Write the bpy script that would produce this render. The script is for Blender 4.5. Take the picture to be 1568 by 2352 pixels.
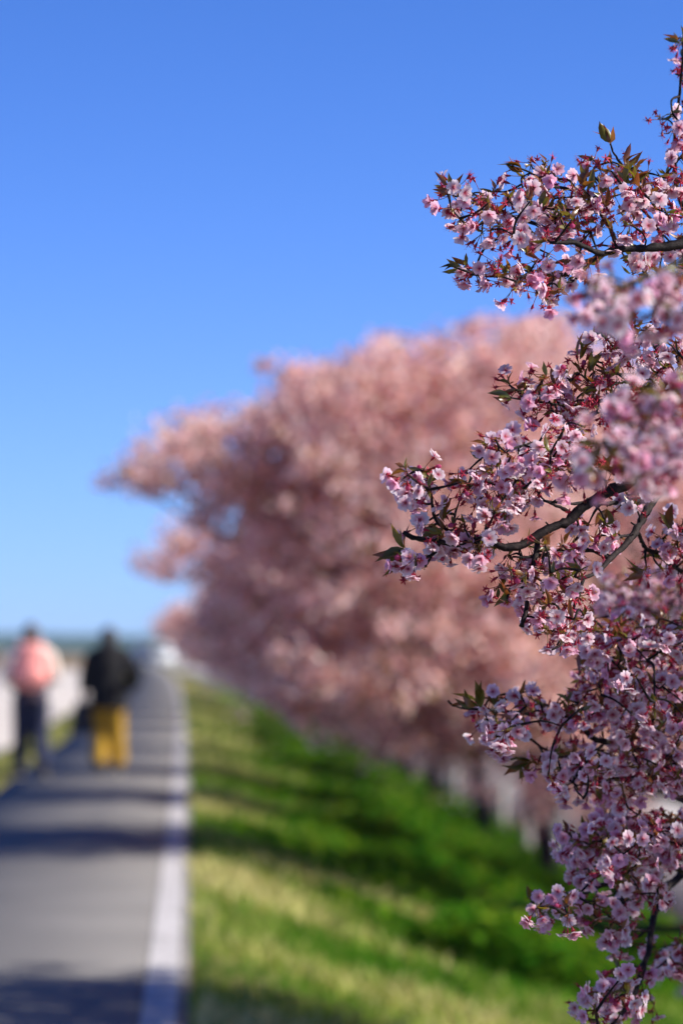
import bpy, bmesh, math
import numpy as np
from mathutils import Vector, Matrix

# ------------------------------------------------------------------ camera, sky, sun, exposure
for o in list(bpy.data.objects):
    bpy.data.objects.remove(o, do_unlink=True)
scene = bpy.context.scene
C = scene.collection
rng = np.random.default_rng(11)
R = math.radians

CAM_Z = 1.45                       # eye height above the path
F = 9008.0                         # 90 mm lens on a 23.5 mm tall frame, in units of a 1568 x 2352 picture
PITCH = math.atan(314 / F)         # the horizon lies below the middle of the frame
cam_d = bpy.data.cameras.new('camera')
cam = bpy.data.objects.new('camera', cam_d)
C.objects.link(cam)
cam.location = (0, 0, CAM_Z)
cam.rotation_euler = (R(90) + PITCH, 0, 0)
cam_d.sensor_fit = 'VERTICAL'
cam_d.sensor_height = 23.5
cam_d.sensor_width = 15.6
cam_d.lens = 90
cam_d.clip_start = 0.1
cam_d.clip_end = 9000
cam_d.dof.use_dof = True
cam_d.dof.focus_distance = 6.5
cam_d.dof.aperture_fstop = 2.45
scene.camera = cam

SUN_EL = R(36)
SUN_AZ = R(96)                     # clockwise from +Y (straight ahead): from the right, a touch behind
SUNV = Vector((math.sin(SUN_AZ) * math.cos(SUN_EL), math.cos(SUN_AZ) * math.cos(SUN_EL), math.sin(SUN_EL)))
world = bpy.data.worlds.new('World')
scene.world = world
world.use_nodes = True
wn, wl = world.node_tree.nodes, world.node_tree.links
wn.clear()
sky = wn.new('ShaderNodeTexSky')
sky.sky_type = 'NISHITA'
sky.sun_disc = False
sky.sun_elevation = SUN_EL
sky.sun_rotation = SUN_AZ
sky.altitude = 0
sky.air_density = 0.42
sky.dust_density = 0.0
sky.ozone_density = 10.0
wbg = wn.new('ShaderNodeBackground')
wbg.inputs['Strength'].default_value = 0.10
wo = wn.new('ShaderNodeOutputWorld')
wtint = wn.new('ShaderNodeMix')                   # the camera's cool daylight balance, one tint for the whole sky
wtint.data_type = 'RGBA'
wtint.blend_type = 'MULTIPLY'
wtint.inputs[0].default_value = 1.0
wtint.inputs[7].default_value = (0.67, 0.87, 1.17, 1)
wl.new(sky.outputs[0], wtint.inputs[6])
wtc = wn.new('ShaderNodeTexCoord')                # the same pale layer of air along the horizon all the way round
wsep = wn.new('ShaderNodeSeparateXYZ')
wl.new(wtc.outputs['Generated'], wsep.inputs[0])
wab = wn.new('ShaderNodeMath'); wab.operation = 'ABSOLUTE'
wl.new(wsep.outputs[2], wab.inputs[0])
wm1 = wn.new('ShaderNodeMath'); wm1.operation = 'MULTIPLY'; wm1.inputs[1].default_value = -19.0
wl.new(wab.outputs[0], wm1.inputs[0])
wm2 = wn.new('ShaderNodeMath'); wm2.operation = 'EXPONENT'
wl.new(wm1.outputs[0], wm2.inputs[0])
wm3 = wn.new('ShaderNodeMath'); wm3.operation = 'MULTIPLY'; wm3.inputs[1].default_value = 0.8
wl.new(wm2.outputs[0], wm3.inputs[0])
wpale = wn.new('ShaderNodeMix'); wpale.data_type = 'RGBA'
wpale.inputs[7].default_value = (2.75, 3.75, 5.5, 1)
wl.new(wm3.outputs[0], wpale.inputs[0])
wl.new(wtint.outputs[2], wpale.inputs[6])
wl.new(wpale.outputs[2], wbg.inputs['Color'])
wl.new(wbg.outputs[0], wo.inputs['Surface'])

sun_d = bpy.data.lights.new('sun', 'SUN')
sun_d.energy = 5.0
sun_d.angle = R(0.53)
sun_d.color = (1.0, 0.93, 0.82)
sun = bpy.data.objects.new('sun', sun_d)
C.objects.link(sun)
sun.rotation_euler = SUNV.to_track_quat('Z', 'Y').to_euler()

vs = scene.view_settings
vs.view_transform = 'Standard'
vs.look = 'None'
vs.exposure = 0.8
vs.gamma = 1.0
vs.use_curve_mapping = False
cy = scene.cycles
cy.use_denoising = True
cy.max_bounces = 12
cy.diffuse_bounces = 10
cy.glossy_bounces = 2
cy.transmission_bounces = 4
cy.transparent_max_bounces = 8
cy.sample_clamp_indirect = 6.0

# ------------------------------------------------------------------ helpers
CP, SP = math.cos(PITCH), math.sin(PITCH)
def at(u, v, d):
    """a point d metres ahead that the photograph (1568 x 2352) shows at u, v"""
    xc, yc = (u - 784) / F, (1176 - v) / F
    t = d / (CP - yc * SP)
    return np.array([xc * t, d, CAM_Z + t * (SP + yc * CP)])

def project(P):
    P = np.atleast_2d(P)
    y, z = P[:, 1], P[:, 2] - CAM_Z
    f = y * CP + z * SP
    up = -y * SP + z * CP
    return 784 + F * P[:, 0] / f, 1176 - F * up / f

def X0(d):
    """where the white edge line of the path runs, d metres ahead"""
    return -0.14 - 0.0365 * d - 0.00003 * d * np.abs(d)

def mesh_np(name, V, T, mats, col=None, midx=None, smooth=False):
    V = np.asarray(V, dtype=np.float32).reshape(-1, 3)
    T = np.asarray(T, dtype=np.int32).reshape(-1, 3)
    m = bpy.data.meshes.new(name)
    m.vertices.add(len(V)); m.vertices.foreach_set('co', V.ravel())
    m.loops.add(len(T) * 3); m.loops.foreach_set('vertex_index', T.ravel())
    m.polygons.add(len(T))
    m.polygons.foreach_set('loop_start', np.arange(0, len(T) * 3, 3, dtype=np.int32))
    m.polygons.foreach_set('loop_total', np.full(len(T), 3, dtype=np.int32))
    if midx is not None:
        m.polygons.foreach_set('material_index', np.asarray(midx, dtype=np.int32))
    if smooth:
        m.polygons.foreach_set('use_smooth', np.ones(len(T), dtype=bool))
    for mt in (mats if isinstance(mats, (list, tuple)) else [mats]):
        m.materials.append(mt)
    if col is not None:
        a = m.color_attributes.new('col', 'FLOAT_COLOR', 'POINT')
        c = np.ones((len(V), 4), dtype=np.float32); c[:, :3] = col
        a.data.foreach_set('color', c.ravel())
    m.update(calc_edges=True)
    return m

def link(name, data, parent=None, loc=None):
    o = bpy.data.objects.new(name, data)
    C.objects.link(o)
    if parent is not None:
        o.parent = parent
    if loc is not None:
        o.location = loc
    return o

def tag(o, label=None, cat=None, group=None, kind=None):
    if label: o['label'] = label
    if cat: o['category'] = cat
    if group: o['group'] = group
    if kind: o['kind'] = kind
    return o

class MB:
    """collects triangles with a colour for each vertex"""
    def __init__(s): s.V, s.T, s.K, s.n = [], [], [], 0
    def add(s, V, T, k=(1, 1, 1)):
        V = np.asarray(V, float).reshape(-1, 3); T = np.asarray(T, int).reshape(-1, 3)
        k = np.asarray(k, float)
        if k.ndim == 1: k = np.repeat(k[None], len(V), 0)
        s.V.append(V); s.T.append(T + s.n); s.K.append(k); s.n += len(V)
    def arr(s): return np.concatenate(s.V), np.concatenate(s.T), np.concatenate(s.K)
    def mesh(s, name, mat, smooth=False):
        V, T, K = s.arr(); return mesh_np(name, V, T, mat, K, None, smooth)

def tube_arr(P, rad, sides=6, cap=True):
    P = np.asarray(P, float); n = len(P)
    rad = np.broadcast_to(np.asarray(rad, float), (n,))
    t = np.gradient(P, axis=0); t /= np.linalg.norm(t, axis=1, keepdims=True) + 1e-12
    a = np.array([0, 0, 1.0]) if abs(t[0, 2]) < 0.9 else np.array([1.0, 0, 0])
    nrm = np.cross(t[0], a); nrm /= np.linalg.norm(nrm)
    V = []
    ang = np.linspace(0, 2 * np.pi, sides, endpoint=False)
    for i in range(n):
        nrm = nrm - t[i] * nrm.dot(t[i]); nrm /= np.linalg.norm(nrm) + 1e-12
        b = np.cross(t[i], nrm)
        V.append(P[i] + rad[i] * (np.cos(ang)[:, None] * nrm + np.sin(ang)[:, None] * b))
    V = np.concatenate(V); T = []
    for i in range(n - 1):
        for j in range(sides):
            a0, a1 = i * sides + j, i * sides + (j + 1) % sides
            b0, b1 = a0 + sides, a1 + sides
            T += [(a0, a1, b1), (a0, b1, b0)]
    if cap:
        V = np.concatenate([V, P[:1], P[-1:]])
        c0, c1 = n * sides, n * sides + 1
        for j in range(sides):
            T.append((c0, (j + 1) % sides, j))
            T.append((c1, (n - 1) * sides + j, (n - 1) * sides + (j + 1) % sides))
    return V, np.array(T)

def resample(P, step):
    """smooth (Catmull-Rom) polyline with points about step apart"""
    P = np.asarray(P, float)
    if len(P) == 2:
        n = max(2, int(np.linalg.norm(P[1] - P[0]) / step) + 1)
        return P[0] + np.linspace(0, 1, n)[:, None] * (P[1] - P[0])
    Q = np.concatenate([[2 * P[0] - P[1]], P, [2 * P[-1] - P[-2]]])
    out = []
    for i in range(1, len(Q) - 2):
        p0, p1, p2, p3 = Q[i - 1:i + 3]
        n = max(1, int(round(np.linalg.norm(p2 - p1) / step)))
        t = np.linspace(0, 1, n, endpoint=False)[:, None]
        out.append(.5 * (2 * p1 + (p2 - p0) * t + (2 * p0 - 5 * p1 + 4 * p2 - p3) * t ** 2 + (3 * p1 - p0 - 3 * p2 + p3) * t ** 3))
    out.append(P[-1:])
    return np.concatenate(out)

def box_arr(x0, x1, y0, y1, z0, z1):
    V = [(x, y, z) for x in (x0, x1) for y in (y0, y1) for z in (z0, z1)]
    q = [(0, 1, 3, 2), (4, 6, 7, 5), (0, 4, 5, 1), (2, 3, 7, 6), (0, 2, 6, 4), (1, 5, 7, 3)]
    T = [t for a, b, c, d in q for t in ((a, b, c), (a, c, d))]
    return np.array(V, float), np.array(T)

def bevel_box(x0, x1, y0, y1, z0, z1, r=0.02, seg=2):
    bm = bmesh.new()
    bmesh.ops.create_cube(bm, size=1)
    for v in bm.verts:
        v.co = Vector(((x0 + x1) / 2 + v.co.x * (x1 - x0), (y0 + y1) / 2 + v.co.y * (y1 - y0), (z0 + z1) / 2 + v.co.z * (z1 - z0)))
    if r:
        bmesh.ops.bevel(bm, geom=bm.edges[:], offset=r, segments=seg, affect='EDGES', profile=.5)
    return bm

def bm_mesh(bm, name, mat, smooth=False):
    m = bpy.data.meshes.new(name)
    bm.to_mesh(m); bm.free()
    m.materials.append(mat)
    if smooth:
        for p in m.polygons: p.use_smooth = True
    return m

# ------------------------------------------------------------------ materials
def new_mat(name):
    m = bpy.data.materials.new(name); m.use_nodes = True
    nt = m.node_tree; nt.nodes.clear()
    out = nt.nodes.new('ShaderNodeOutputMaterial')
    return m, nt, out

def N(nt, typ, **kw):
    n = nt.nodes.new(typ)
    for k, v in kw.items():
        if k in n.inputs: n.inputs[k].default_value = v
        else: setattr(n, k, v)
    return n

def ramp(nt, fac, stops):
    r = nt.nodes.new('ShaderNodeValToRGB')
    while len(r.color_ramp.elements) < len(stops): r.color_ramp.elements.new(0.5)
    for e, (p, c) in zip(r.color_ramp.elements, stops):
        e.position = p; e.color = (*c, 1)
    nt.links.new(fac, r.inputs[0])
    return r.outputs[0]

def solid(name, color, rough=0.6, noise=0.0, scale=8.0, metal=0.0, bump=0.0, coat=0.0):
    m, nt, out = new_mat(name)
    p = N(nt, 'ShaderNodeBsdfPrincipled', Roughness=rough, Metallic=metal)
    p.inputs['Coat Weight'].default_value = coat
    if noise:
        tc = N(nt, 'ShaderNodeTexCoord')
        nz = N(nt, 'ShaderNodeTexNoise', Scale=scale, Detail=5.0)
        nt.links.new(tc.outputs['Object'], nz.inputs['Vector'])
        lo = tuple(c * (1 - noise) for c in color); hi = tuple(min(1, c * (1 + noise)) for c in color)
        nt.links.new(ramp(nt, nz.outputs[0], [(.3, lo), (.7, hi)]), p.inputs['Base Color'])
        if bump:
            b = N(nt, 'ShaderNodeBump', Strength=bump, Distance=0.01)
            nt.links.new(nz.outputs[0], b.inputs['Height']); nt.links.new(b.outputs[0], p.inputs['Normal'])
    else:
        p.inputs['Base Color'].default_value = (*color, 1)
    nt.links.new(p.outputs[0], out.inputs[0])
    return m

def thin(name, trans, tint=(1, 1, 1), gloss=0.0, speck=0.0):
    """petals, leaves, grass: pigment from the vertices, light comes through"""
    m, nt, out = new_mat(name)
    a = N(nt, 'ShaderNodeVertexColor', layer_name='col')
    col = a.outputs[0]
    if speck:
        tc = N(nt, 'ShaderNodeTexCoord')
        nz = N(nt, 'ShaderNodeTexNoise', Scale=220.0, Detail=3.0)
        nt.links.new(tc.outputs['Object'], nz.inputs['Vector'])
        mx = N(nt, 'ShaderNodeMix', data_type='RGBA', blend_type='MULTIPLY')
        mx.inputs[0].default_value = 1.0
        nt.links.new(col, mx.inputs[6])
        nt.links.new(ramp(nt, nz.outputs[0], [(.3, (1 - speck,) * 3), (.65, (1, 1, 1))]), mx.inputs[7])
        col = mx.outputs[2]
    d = N(nt, 'ShaderNodeBsdfDiffuse'); t = N(nt, 'ShaderNodeBsdfTranslucent')
    mt = N(nt, 'ShaderNodeMix', data_type='RGBA', blend_type='MULTIPLY')
    mt.inputs[0].default_value = 1.0; mt.inputs[7].default_value = (*tint, 1)
    nt.links.new(col, mt.inputs[6])
    nt.links.new(col, d.inputs[0]); nt.links.new(mt.outputs[2], t.inputs[0])
    mix = N(nt, 'ShaderNodeMixShader'); mix.inputs[0].default_value = trans
    nt.links.new(d.outputs[0], mix.inputs[1]); nt.links.new(t.outputs[0], mix.inputs[2])
    last = mix
    if gloss:
        g = N(nt, 'ShaderNodeBsdfGlossy', Roughness=0.35)
        g.inputs[0].default_value = (.8, .8, .8, 1)
        mg = N(nt, 'ShaderNodeMixShader'); mg.inputs[0].default_value = gloss
        nt.links.new(mix.outputs[0], mg.inputs[1]); nt.links.new(g.outputs[0], mg.inputs[2]); last = mg
    nt.links.new(last.outputs[0], out.inputs[0])
    return m

M = {}
M['petal'] = thin('petal', 0.55, (1.0, .90, .95), 0.0, 0.10)
M['stalk'] = thin('stalk', 0.25, (1, .9, .8), 0.03)
M['leaf'] = thin('leaf', 0.50, (1.0, 1.0, .6), 0.06, 0.25)
M['crown'] = thin('crown', 0.5, (1.0, .98, .96))
M['grass'] = thin('grass', 0.42, (1.0, 1.0, .70))

def bark_mat():
    m, nt, out = new_mat('bark')
    p = N(nt, 'ShaderNodeBsdfPrincipled', Roughness=0.7)
    p.inputs['Specular IOR Level'].default_value = 0.2
    tc = N(nt, 'ShaderNodeTexCoord')
    nz = N(nt, 'ShaderNodeTexNoise', Scale=130.0, Detail=6.0, Roughness=0.7)
    n2 = N(nt, 'ShaderNodeTexNoise', Scale=25.0, Detail=3.0)
    nt.links.new(tc.outputs['Object'], nz.inputs['Vector']); nt.links.new(tc.outputs['Object'], n2.inputs['Vector'])
    c = ramp(nt, nz.outputs[0], [(.32, (.006, .004, .005)), (.52, (.018, .012, .013)), (.75, (.060, .045, .044))])
    c2 = ramp(nt, n2.outputs[0], [(.4, (.7, .7, .72)), (.7, (1.25, 1.1, 1.05))])
    mx = N(nt, 'ShaderNodeMix', data_type='RGBA', blend_type='MULTIPLY'); mx.inputs[0].default_value = 1
    nt.links.new(c, mx.inputs[6]); nt.links.new(c2, mx.inputs[7])
    nt.links.new(mx.outputs[2], p.inputs['Base Color'])
    b = N(nt, 'ShaderNodeBump', Strength=0.9, Distance=0.003)
    nt.links.new(nz.outputs[0], b.inputs['Height']); nt.links.new(b.outputs[0], p.inputs['Normal'])
    nt.links.new(p.outputs[0], out.inputs[0])
    return m
M['bark'] = bark_mat()

def ground_mat(name, stops, scale, detail_scale, rough=0.9, bump=0.3):
    m, nt, out = new_mat(name)
    p = N(nt, 'ShaderNodeBsdfPrincipled', Roughness=rough)
    p.inputs['Specular IOR Level'].default_value = 0.25
    tc = N(nt, 'ShaderNodeTexCoord')
    a = N(nt, 'ShaderNodeTexNoise', Scale=scale, Detail=6.0, Roughness=0.6)
    b = N(nt, 'ShaderNodeTexNoise', Scale=detail_scale, Detail=4.0, Roughness=0.7)
    for n in (a, b): nt.links.new(tc.outputs['Object'], n.inputs['Vector'])
    ad = N(nt, 'ShaderNodeMix', data_type='FLOAT'); ad.inputs[0].default_value = 0.4
    nt.links.new(a.outputs[0], ad.inputs[2]); nt.links.new(b.outputs[0], ad.inputs[3])
    nt.links.new(ramp(nt, ad.outputs[0], stops), p.inputs['Base Color'])
    bp = N(nt, 'ShaderNodeBump', Strength=bump, Distance=0.01)
    nt.links.new(b.outputs[0], bp.inputs['Height']); nt.links.new(bp.outputs[0], p.inputs['Normal'])
    nt.links.new(p.outputs[0], out.inputs[0])
    return m

M['asphalt'] = ground_mat('asphalt', [(.33, (.115, .111, .110)), (.45, (.155, .150, .149)), (.55, (.168, .162, .160)), (.68, (.215, .206, .202))], .9, 70)
M['paint'] = ground_mat('road_paint', [(.36, (.22, .21, .215)), (.47, (.43, .415, .42)), (.6, (.56, .54, .55))], 4.0, 60)
M['concrete'] = ground_mat('pale_concrete', [(.3, (.31, .29, .285)), (.5, (.38, .355, .35)), (.7, (.43, .40, .39))], .25, 30)

def terrain_mat():
    m, nt, out = new_mat('turf')
    p = N(nt, 'ShaderNodeBsdfPrincipled', Roughness=0.95)
    p.inputs['Specular IOR Level'].default_value = 0.1
    v = N(nt, 'ShaderNodeVertexColor', layer_name='col')
    tc = N(nt, 'ShaderNodeTexCoord')
    nz = N(nt, 'ShaderNodeTexNoise', Scale=1.3, Detail=8.0, Roughness=0.65)
    nt.links.new(tc.outputs['Object'], nz.inputs['Vector'])
    mx = N(nt, 'ShaderNodeMix', data_type='RGBA', blend_type='MULTIPLY'); mx.inputs[0].default_value = 1
    nt.links.new(v.outputs[0], mx.inputs[6])
    nt.links.new(ramp(nt, nz.outputs[0], [(.3, (.55, .6, .5)), (.5, (.95, .95, .95)), (.7, (1.6, 1.35, 1.2))]), mx.inputs[7])
    nt.links.new(mx.outputs[2], p.inputs['Base Color'])
    b = N(nt, 'ShaderNodeBump', Strength=0.5, Distance=0.05)
    nt.links.new(nz.outputs[0], b.inputs['Height']); nt.links.new(b.outputs[0], p.inputs['Normal'])
    nt.links.new(p.outputs[0], out.inputs[0])
    return m
M['turf'] = terrain_mat()
M['wood'] = ground_mat('far_forest', [(.3, (.012, .030, .018)), (.5, (.025, .055, .030)), (.7, (.05, .085, .04))], .02, .3, .95, 0)
M['skin'] = solid('skin', (.50, .29, .21), 0.55, .08, 30)
M['hair_dark'] = solid('hair_dark', (.012, .011, .012), 0.45, .4, 60)
M['hair_brown'] = solid('hair_brown', (.055, .035, .025), 0.5, .4, 60)
M['pink_cloth'] = solid('pink_cloth', (.80, .44, .45), 0.8, .12, 14)
M['salmon'] = solid('salmon_nylon', (.92, .34, .31), 0.6, .10, 10)
M['cream'] = solid('cream_cloth', (.72, .63, .57), 0.85, .08, 14)
M['plum'] = solid('plum_knit', (.055, .035, .055), 0.9, .2, 30)
M['navy'] = solid('navy_denim', (.012, .018, .055), 0.85, .25, 25)
M['black_cloth'] = solid('black_cloth', (.005, .005, .008), 0.95, .3, 20)
M['ochre'] = solid('ochre_cloth', (.42, .245, .015), 0.85, .15, 16)
M['shoe'] = solid('shoe_dark', (.02, .018, .02), 0.5, .2, 20)
M['sole'] = solid('shoe_sole', (.35, .33, .31), 0.7, .1, 20)
M['black_leather'] = solid('black_leather', (.012, .012, .016), 0.42, .3, 30)
M['zip'] = solid('zip_grey', (.25, .22, .22), 0.4, .1, 40, .6)
M['white_paint'] = solid('white_car_paint', (.50, .52, .56), 0.3, .03, 3, 0, 0, .5)
M['glass_dark'] = solid('dark_glass', (.012, .016, .02), 0.06)
M['tyre'] = solid('tyre_rubber', (.02, .02, .02), 0.85, .2, 30)
M['rim'] = solid('wheel_metal', (.55, .55, .56), 0.35, .05, 20, .9)
M['red_lens'] = solid('red_lens', (.45, .012, .015), 0.2)
M['bumper'] = solid('bumper_grey', (.12, .12, .125), 0.6, .1, 20)
M['plate'] = solid('plate_yellow', (.75, .62, .08), 0.5)
M['post_white'] = solid('post_white', (.27, .26, .245), 0.85, .25, 6)
M['post_cap'] = solid('post_cap', (.35, .34, .33), 0.7, .15, 8)

# ------------------------------------------------------------------ the ground, path and roads
def lerp_profile(x, pts):
    xs, zs = zip(*pts); return np.interp(x, xs, zs)
PROFILE = [(-900, -.9), (-60, -.45), (-18, -.10), (-2.5, -.03), (-1.9, 0), (-1.8, -.05), (.06, -.05), (.14, 0.0), (.45, -.07), (5.0, -1.70), (5.6, -1.80), (30, -1.85), (900, -1.9)]
DX = np.array([-900, -300, -120, -60, -30, -18, -10, -6, -4, -3, -2.5, -2.2, -1.9, -1.8, -.9, .06, .14, .3, .45, .8, 1.2, 1.6, 2, 2.4, 2.8, 3.2, 3.6, 4, 4.4, 4.8, 5, 5.3, 5.6, 6.2, 7, 9, 12, 20, 40, 90, 250, 900])
DD = np.concatenate([np.arange(-30, 90, 1.0), np.geomspace(90, 4200, 70)])
def ground_z(dx, d):
    z = lerp_profile(dx, PROFILE)
    w = np.clip((dx - .4) / .8, 0, 1) * np.clip((5.4 - dx) / .6, 0, 1)
    return z + w * .06 * (np.sin(d * .9 + dx * 1.7) * .5 + np.sin(d * .37 - dx * .8 + 2) * .6 + np.sin(d * 2.1 + dx * 3.1) * .25)
gd, gx = np.meshgrid(DD, DX, indexing='ij')
GV = np.stack([X0(gd) + gx, gd, ground_z(gx, gd)], -1).reshape(-1, 3)
nr, nc = gd.shape
ii = (np.arange(nr - 1)[:, None] * nc + np.arange(nc - 1)[None]).ravel()
GT = np.concatenate([np.stack([ii, ii + 1, ii + nc + 1], 1), np.stack([ii, ii + nc + 1, ii + nc], 1)])
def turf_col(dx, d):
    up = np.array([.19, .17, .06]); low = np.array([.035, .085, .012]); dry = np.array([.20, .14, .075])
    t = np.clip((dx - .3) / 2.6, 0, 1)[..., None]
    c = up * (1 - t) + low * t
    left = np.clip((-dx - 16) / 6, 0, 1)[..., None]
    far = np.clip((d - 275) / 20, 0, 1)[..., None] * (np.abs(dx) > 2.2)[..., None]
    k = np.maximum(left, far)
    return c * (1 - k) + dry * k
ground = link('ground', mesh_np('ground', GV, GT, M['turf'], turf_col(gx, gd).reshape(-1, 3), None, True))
tag(ground, kind='structure')

def strip(name, xs, zs, d, mat):
    g, x = np.meshgrid(d, np.array(xs), indexing='ij')
    z = np.broadcast_to(np.array(zs), g.shape)
    V = np.stack([X0(g) + x, g, z], -1).reshape(-1, 3); n = len(xs)
    i = (np.arange(len(d) - 1)[:, None] * n + np.arange(n - 1)[None]).ravel()
    T = np.concatenate([np.stack([i, i + 1, i + n + 1], 1), np.stack([i, i + n + 1, i + n], 1)])
    return mesh_np(name, V, T, mat)
DP = np.concatenate([np.arange(-25, 90, 1.5), np.geomspace(91, 900, 40)])
path = link('path', strip('path', [-1.86, -1.85, -.6, .11, .12], [-.06, .012, .025, .014, -.06], DP, M['asphalt']))
tag(path, kind='structure')
edge = link('edge_line', strip('edge_line', [-.074, .064], [.0215, .0195], DP, M['paint']), path)
side_road = link('riverside_road', strip('riverside_road', [-17.0, -16.9, -10, -2.62, -2.56], [-.2, -.03, .0, .012, -.1], np.concatenate([np.arange(-20, 90, 3), np.geomspace(91, 280, 14)]), M['concrete']))
tag(side_road, kind='structure')
low_road = link('lower_road', strip('lower_road', [5.75, 5.8, 9, 13.9, 14], [-2.0, -1.765, -1.74, -1.77, -2.0], np.concatenate([np.arange(-20, 90, 3), np.geomspace(91, 700, 24)]), M['concrete']))
tag(low_road, kind='structure')

# far wooded rise on the horizon, all the way round
th = np.linspace(0, 2 * np.pi, 721)
hV, hT = [], []
for ring, (rad, base) in enumerate([(2300, -3), (2420, 5.0), (2600, 9.0), (2900, 11.5), (3300, -3)]):
    hz = base + (0 if base < 0 else 1) * (1.6 * np.sin(th * 19 + ring) + 1.1 * np.sin(th * 47 + 2) + .9 * np.sin(th * 131 + ring * 2) + .7 * rng.standard_normal(721))
    hz[-1] = hz[0]
    hV.append(np.stack([rad * np.sin(th), rad * np.cos(th), hz], 1))
hV = np.concatenate(hV)
for r_ in range(4):
    i = r_ * 721 + np.arange(720)
    hT += [np.stack([i, i + 1, i + 722], 1), np.stack([i, i + 722, i + 721], 1)]
hills = link('hills', mesh_np('hills', hV, np.concatenate(hT), M['wood'], None, None, True))
tag(hills, kind='structure')

# ------------------------------------------------------------------ grass on the bank and the verge
def grass(n, dlo, dhi, xlo, xhi, hlo, hhi, name, label, hs=lambda d: .7 + d / 60):
    # as many blades per square metre near as far would be wasted: density falls with distance
    d = dlo * (dhi / dlo) ** rng.random(n)
    x = xlo + (xhi - xlo) * rng.random(n)
    patch = np.sin(d * 1.3 + x * 2.1) + np.sin(d * .55 - x * 1.7 + 1) + np.sin(d * 2.9 + x * .9 + 2) * .7 + rng.standard_normal(n) * .5
    t = np.clip((x - .4) / 3.0, 0, 1)
    h = (hlo + (hhi - hlo) * rng.random(n) ** 2) * (.8 + .9 * t) * (1 + .25 * patch.clip(-1.5, 1.5)) * hs(d)
    w = h * (.035 + .035 * rng.random(n)) * (1 + d / 45)
    base = np.stack([X0(d) + x, d, ground_z(x, d) - .01], 1)
    a = rng.random(n) * 2 * np.pi
    side = np.stack([np.cos(a), np.sin(a), 0 * a], 1) * w[:, None]
    lean = np.stack([rng.standard_normal(n), rng.standard_normal(n), 0 * a], 1) * .45
    tip = base + (np.array([0, 0, 1.0]) + lean) * h[:, None]
    mid = base + (np.array([0, 0, .62]) + lean * .35) * h[:, None]
    V = np.stack([base - side, base + side, mid + side * .75, mid - side * .75, tip], 1).reshape(-1, 3)
    k = np.arange(n)[:, None] * 5
    T = np.concatenate([k + np.array([0, 1, 2]), k + np.array([0, 2, 3]), k + np.array([3, 2, 4])])
    dryc = np.array([.60, .54, .25]); midc = np.array([.28, .36, .07]); lush = np.array([.06, .19, .012])
    q = np.clip(.46 - .22 * np.clip((d - 25) / 4, 0, 1) + .34 * patch - .80 * t + .35 * rng.standard_normal(n) * .6, 0, 1)[:, None]
    col = np.where(q > .5, midc + (dryc - midc) * (q - .5) * 2, lush + (midc - lush) * q * 2)
    col = col * (.75 + .5 * rng.random((n, 1)))
    o = link(name, mesh_np(name, V, T, M['grass'], np.repeat(col, 5, 0)))
    return tag(o, label, 'grass', None, 'stuff')
grass(310000, 6, 110, .13, 5.2, .05, .13, 'grass', 'patchy yellow-green grass on the bank sloping down from the path')
def undergrowth(n):
    d = 24.5 * (105 / 24.5) ** rng.random(n); x = .45 + 4.65 * rng.random(n) ** .9
    cl = np.sin(d * 1.9 + x * 2.3) + np.sin(d * .8 - x * 3.1 + 1) + np.sin(d * 3.3 + x * 1.1)
    keep = (x > .75 + .35 * np.sin(d * .7) + np.clip((27.5 - d) * .5, 0, 4)) & (cl + rng.standard_normal(n) > -1.0)
    d, x, cl = d[keep], x[keep], cl[keep]; n = len(d)
    top = (.20 + .09 * cl.clip(-1, 2)) * (.6 + .5 * rng.random(n)) * np.clip((x - .3) / 1.5, .25, 1.15)
    h = top * rng.random(n) ** .6
    p = np.stack([X0(d) + x, d, ground_z(x, d) + h], 1)
    a = rng.standard_normal((n, 3)); a[:, 2] = np.abs(a[:, 2]) * .8; a /= np.linalg.norm(a, axis=1, keepdims=True)
    b = np.cross(a, rng.standard_normal((n, 3))); b /= np.linalg.norm(b, axis=1, keepdims=True)
    L = (.035 + .05 * rng.random(n))[:, None] * (1 + d[:, None] / 90); w = L * .28
    V = np.stack([p - a * L, p + b * w, p + a * L, p - b * w], 1).reshape(-1, 3)
    k = np.arange(n)[:, None] * 4
    T = np.concatenate([k + np.array([0, 1, 2]), k + np.array([0, 2, 3])])
    col = np.array([[.045, .17, .008], [.10, .24, .014], [.03, .12, .010], [.17, .28, .02]])[rng.integers(0, 4, n)] * (.7 + .6 * rng.random((n, 1)))
    o = link('undergrowth', mesh_np('undergrowth', V, T, M['grass'], np.repeat(col, 4, 0)))
    tag(o, 'lush deep green weeds covering the lower part of the bank under the trees', 'weeds', None, 'stuff')
undergrowth(230000)
grass(30000, 20, 160, -2.54, -1.90, .03, .07, 'verge_grass', 'narrow green grass verge between the path and the pale road', lambda d: .8)

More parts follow.
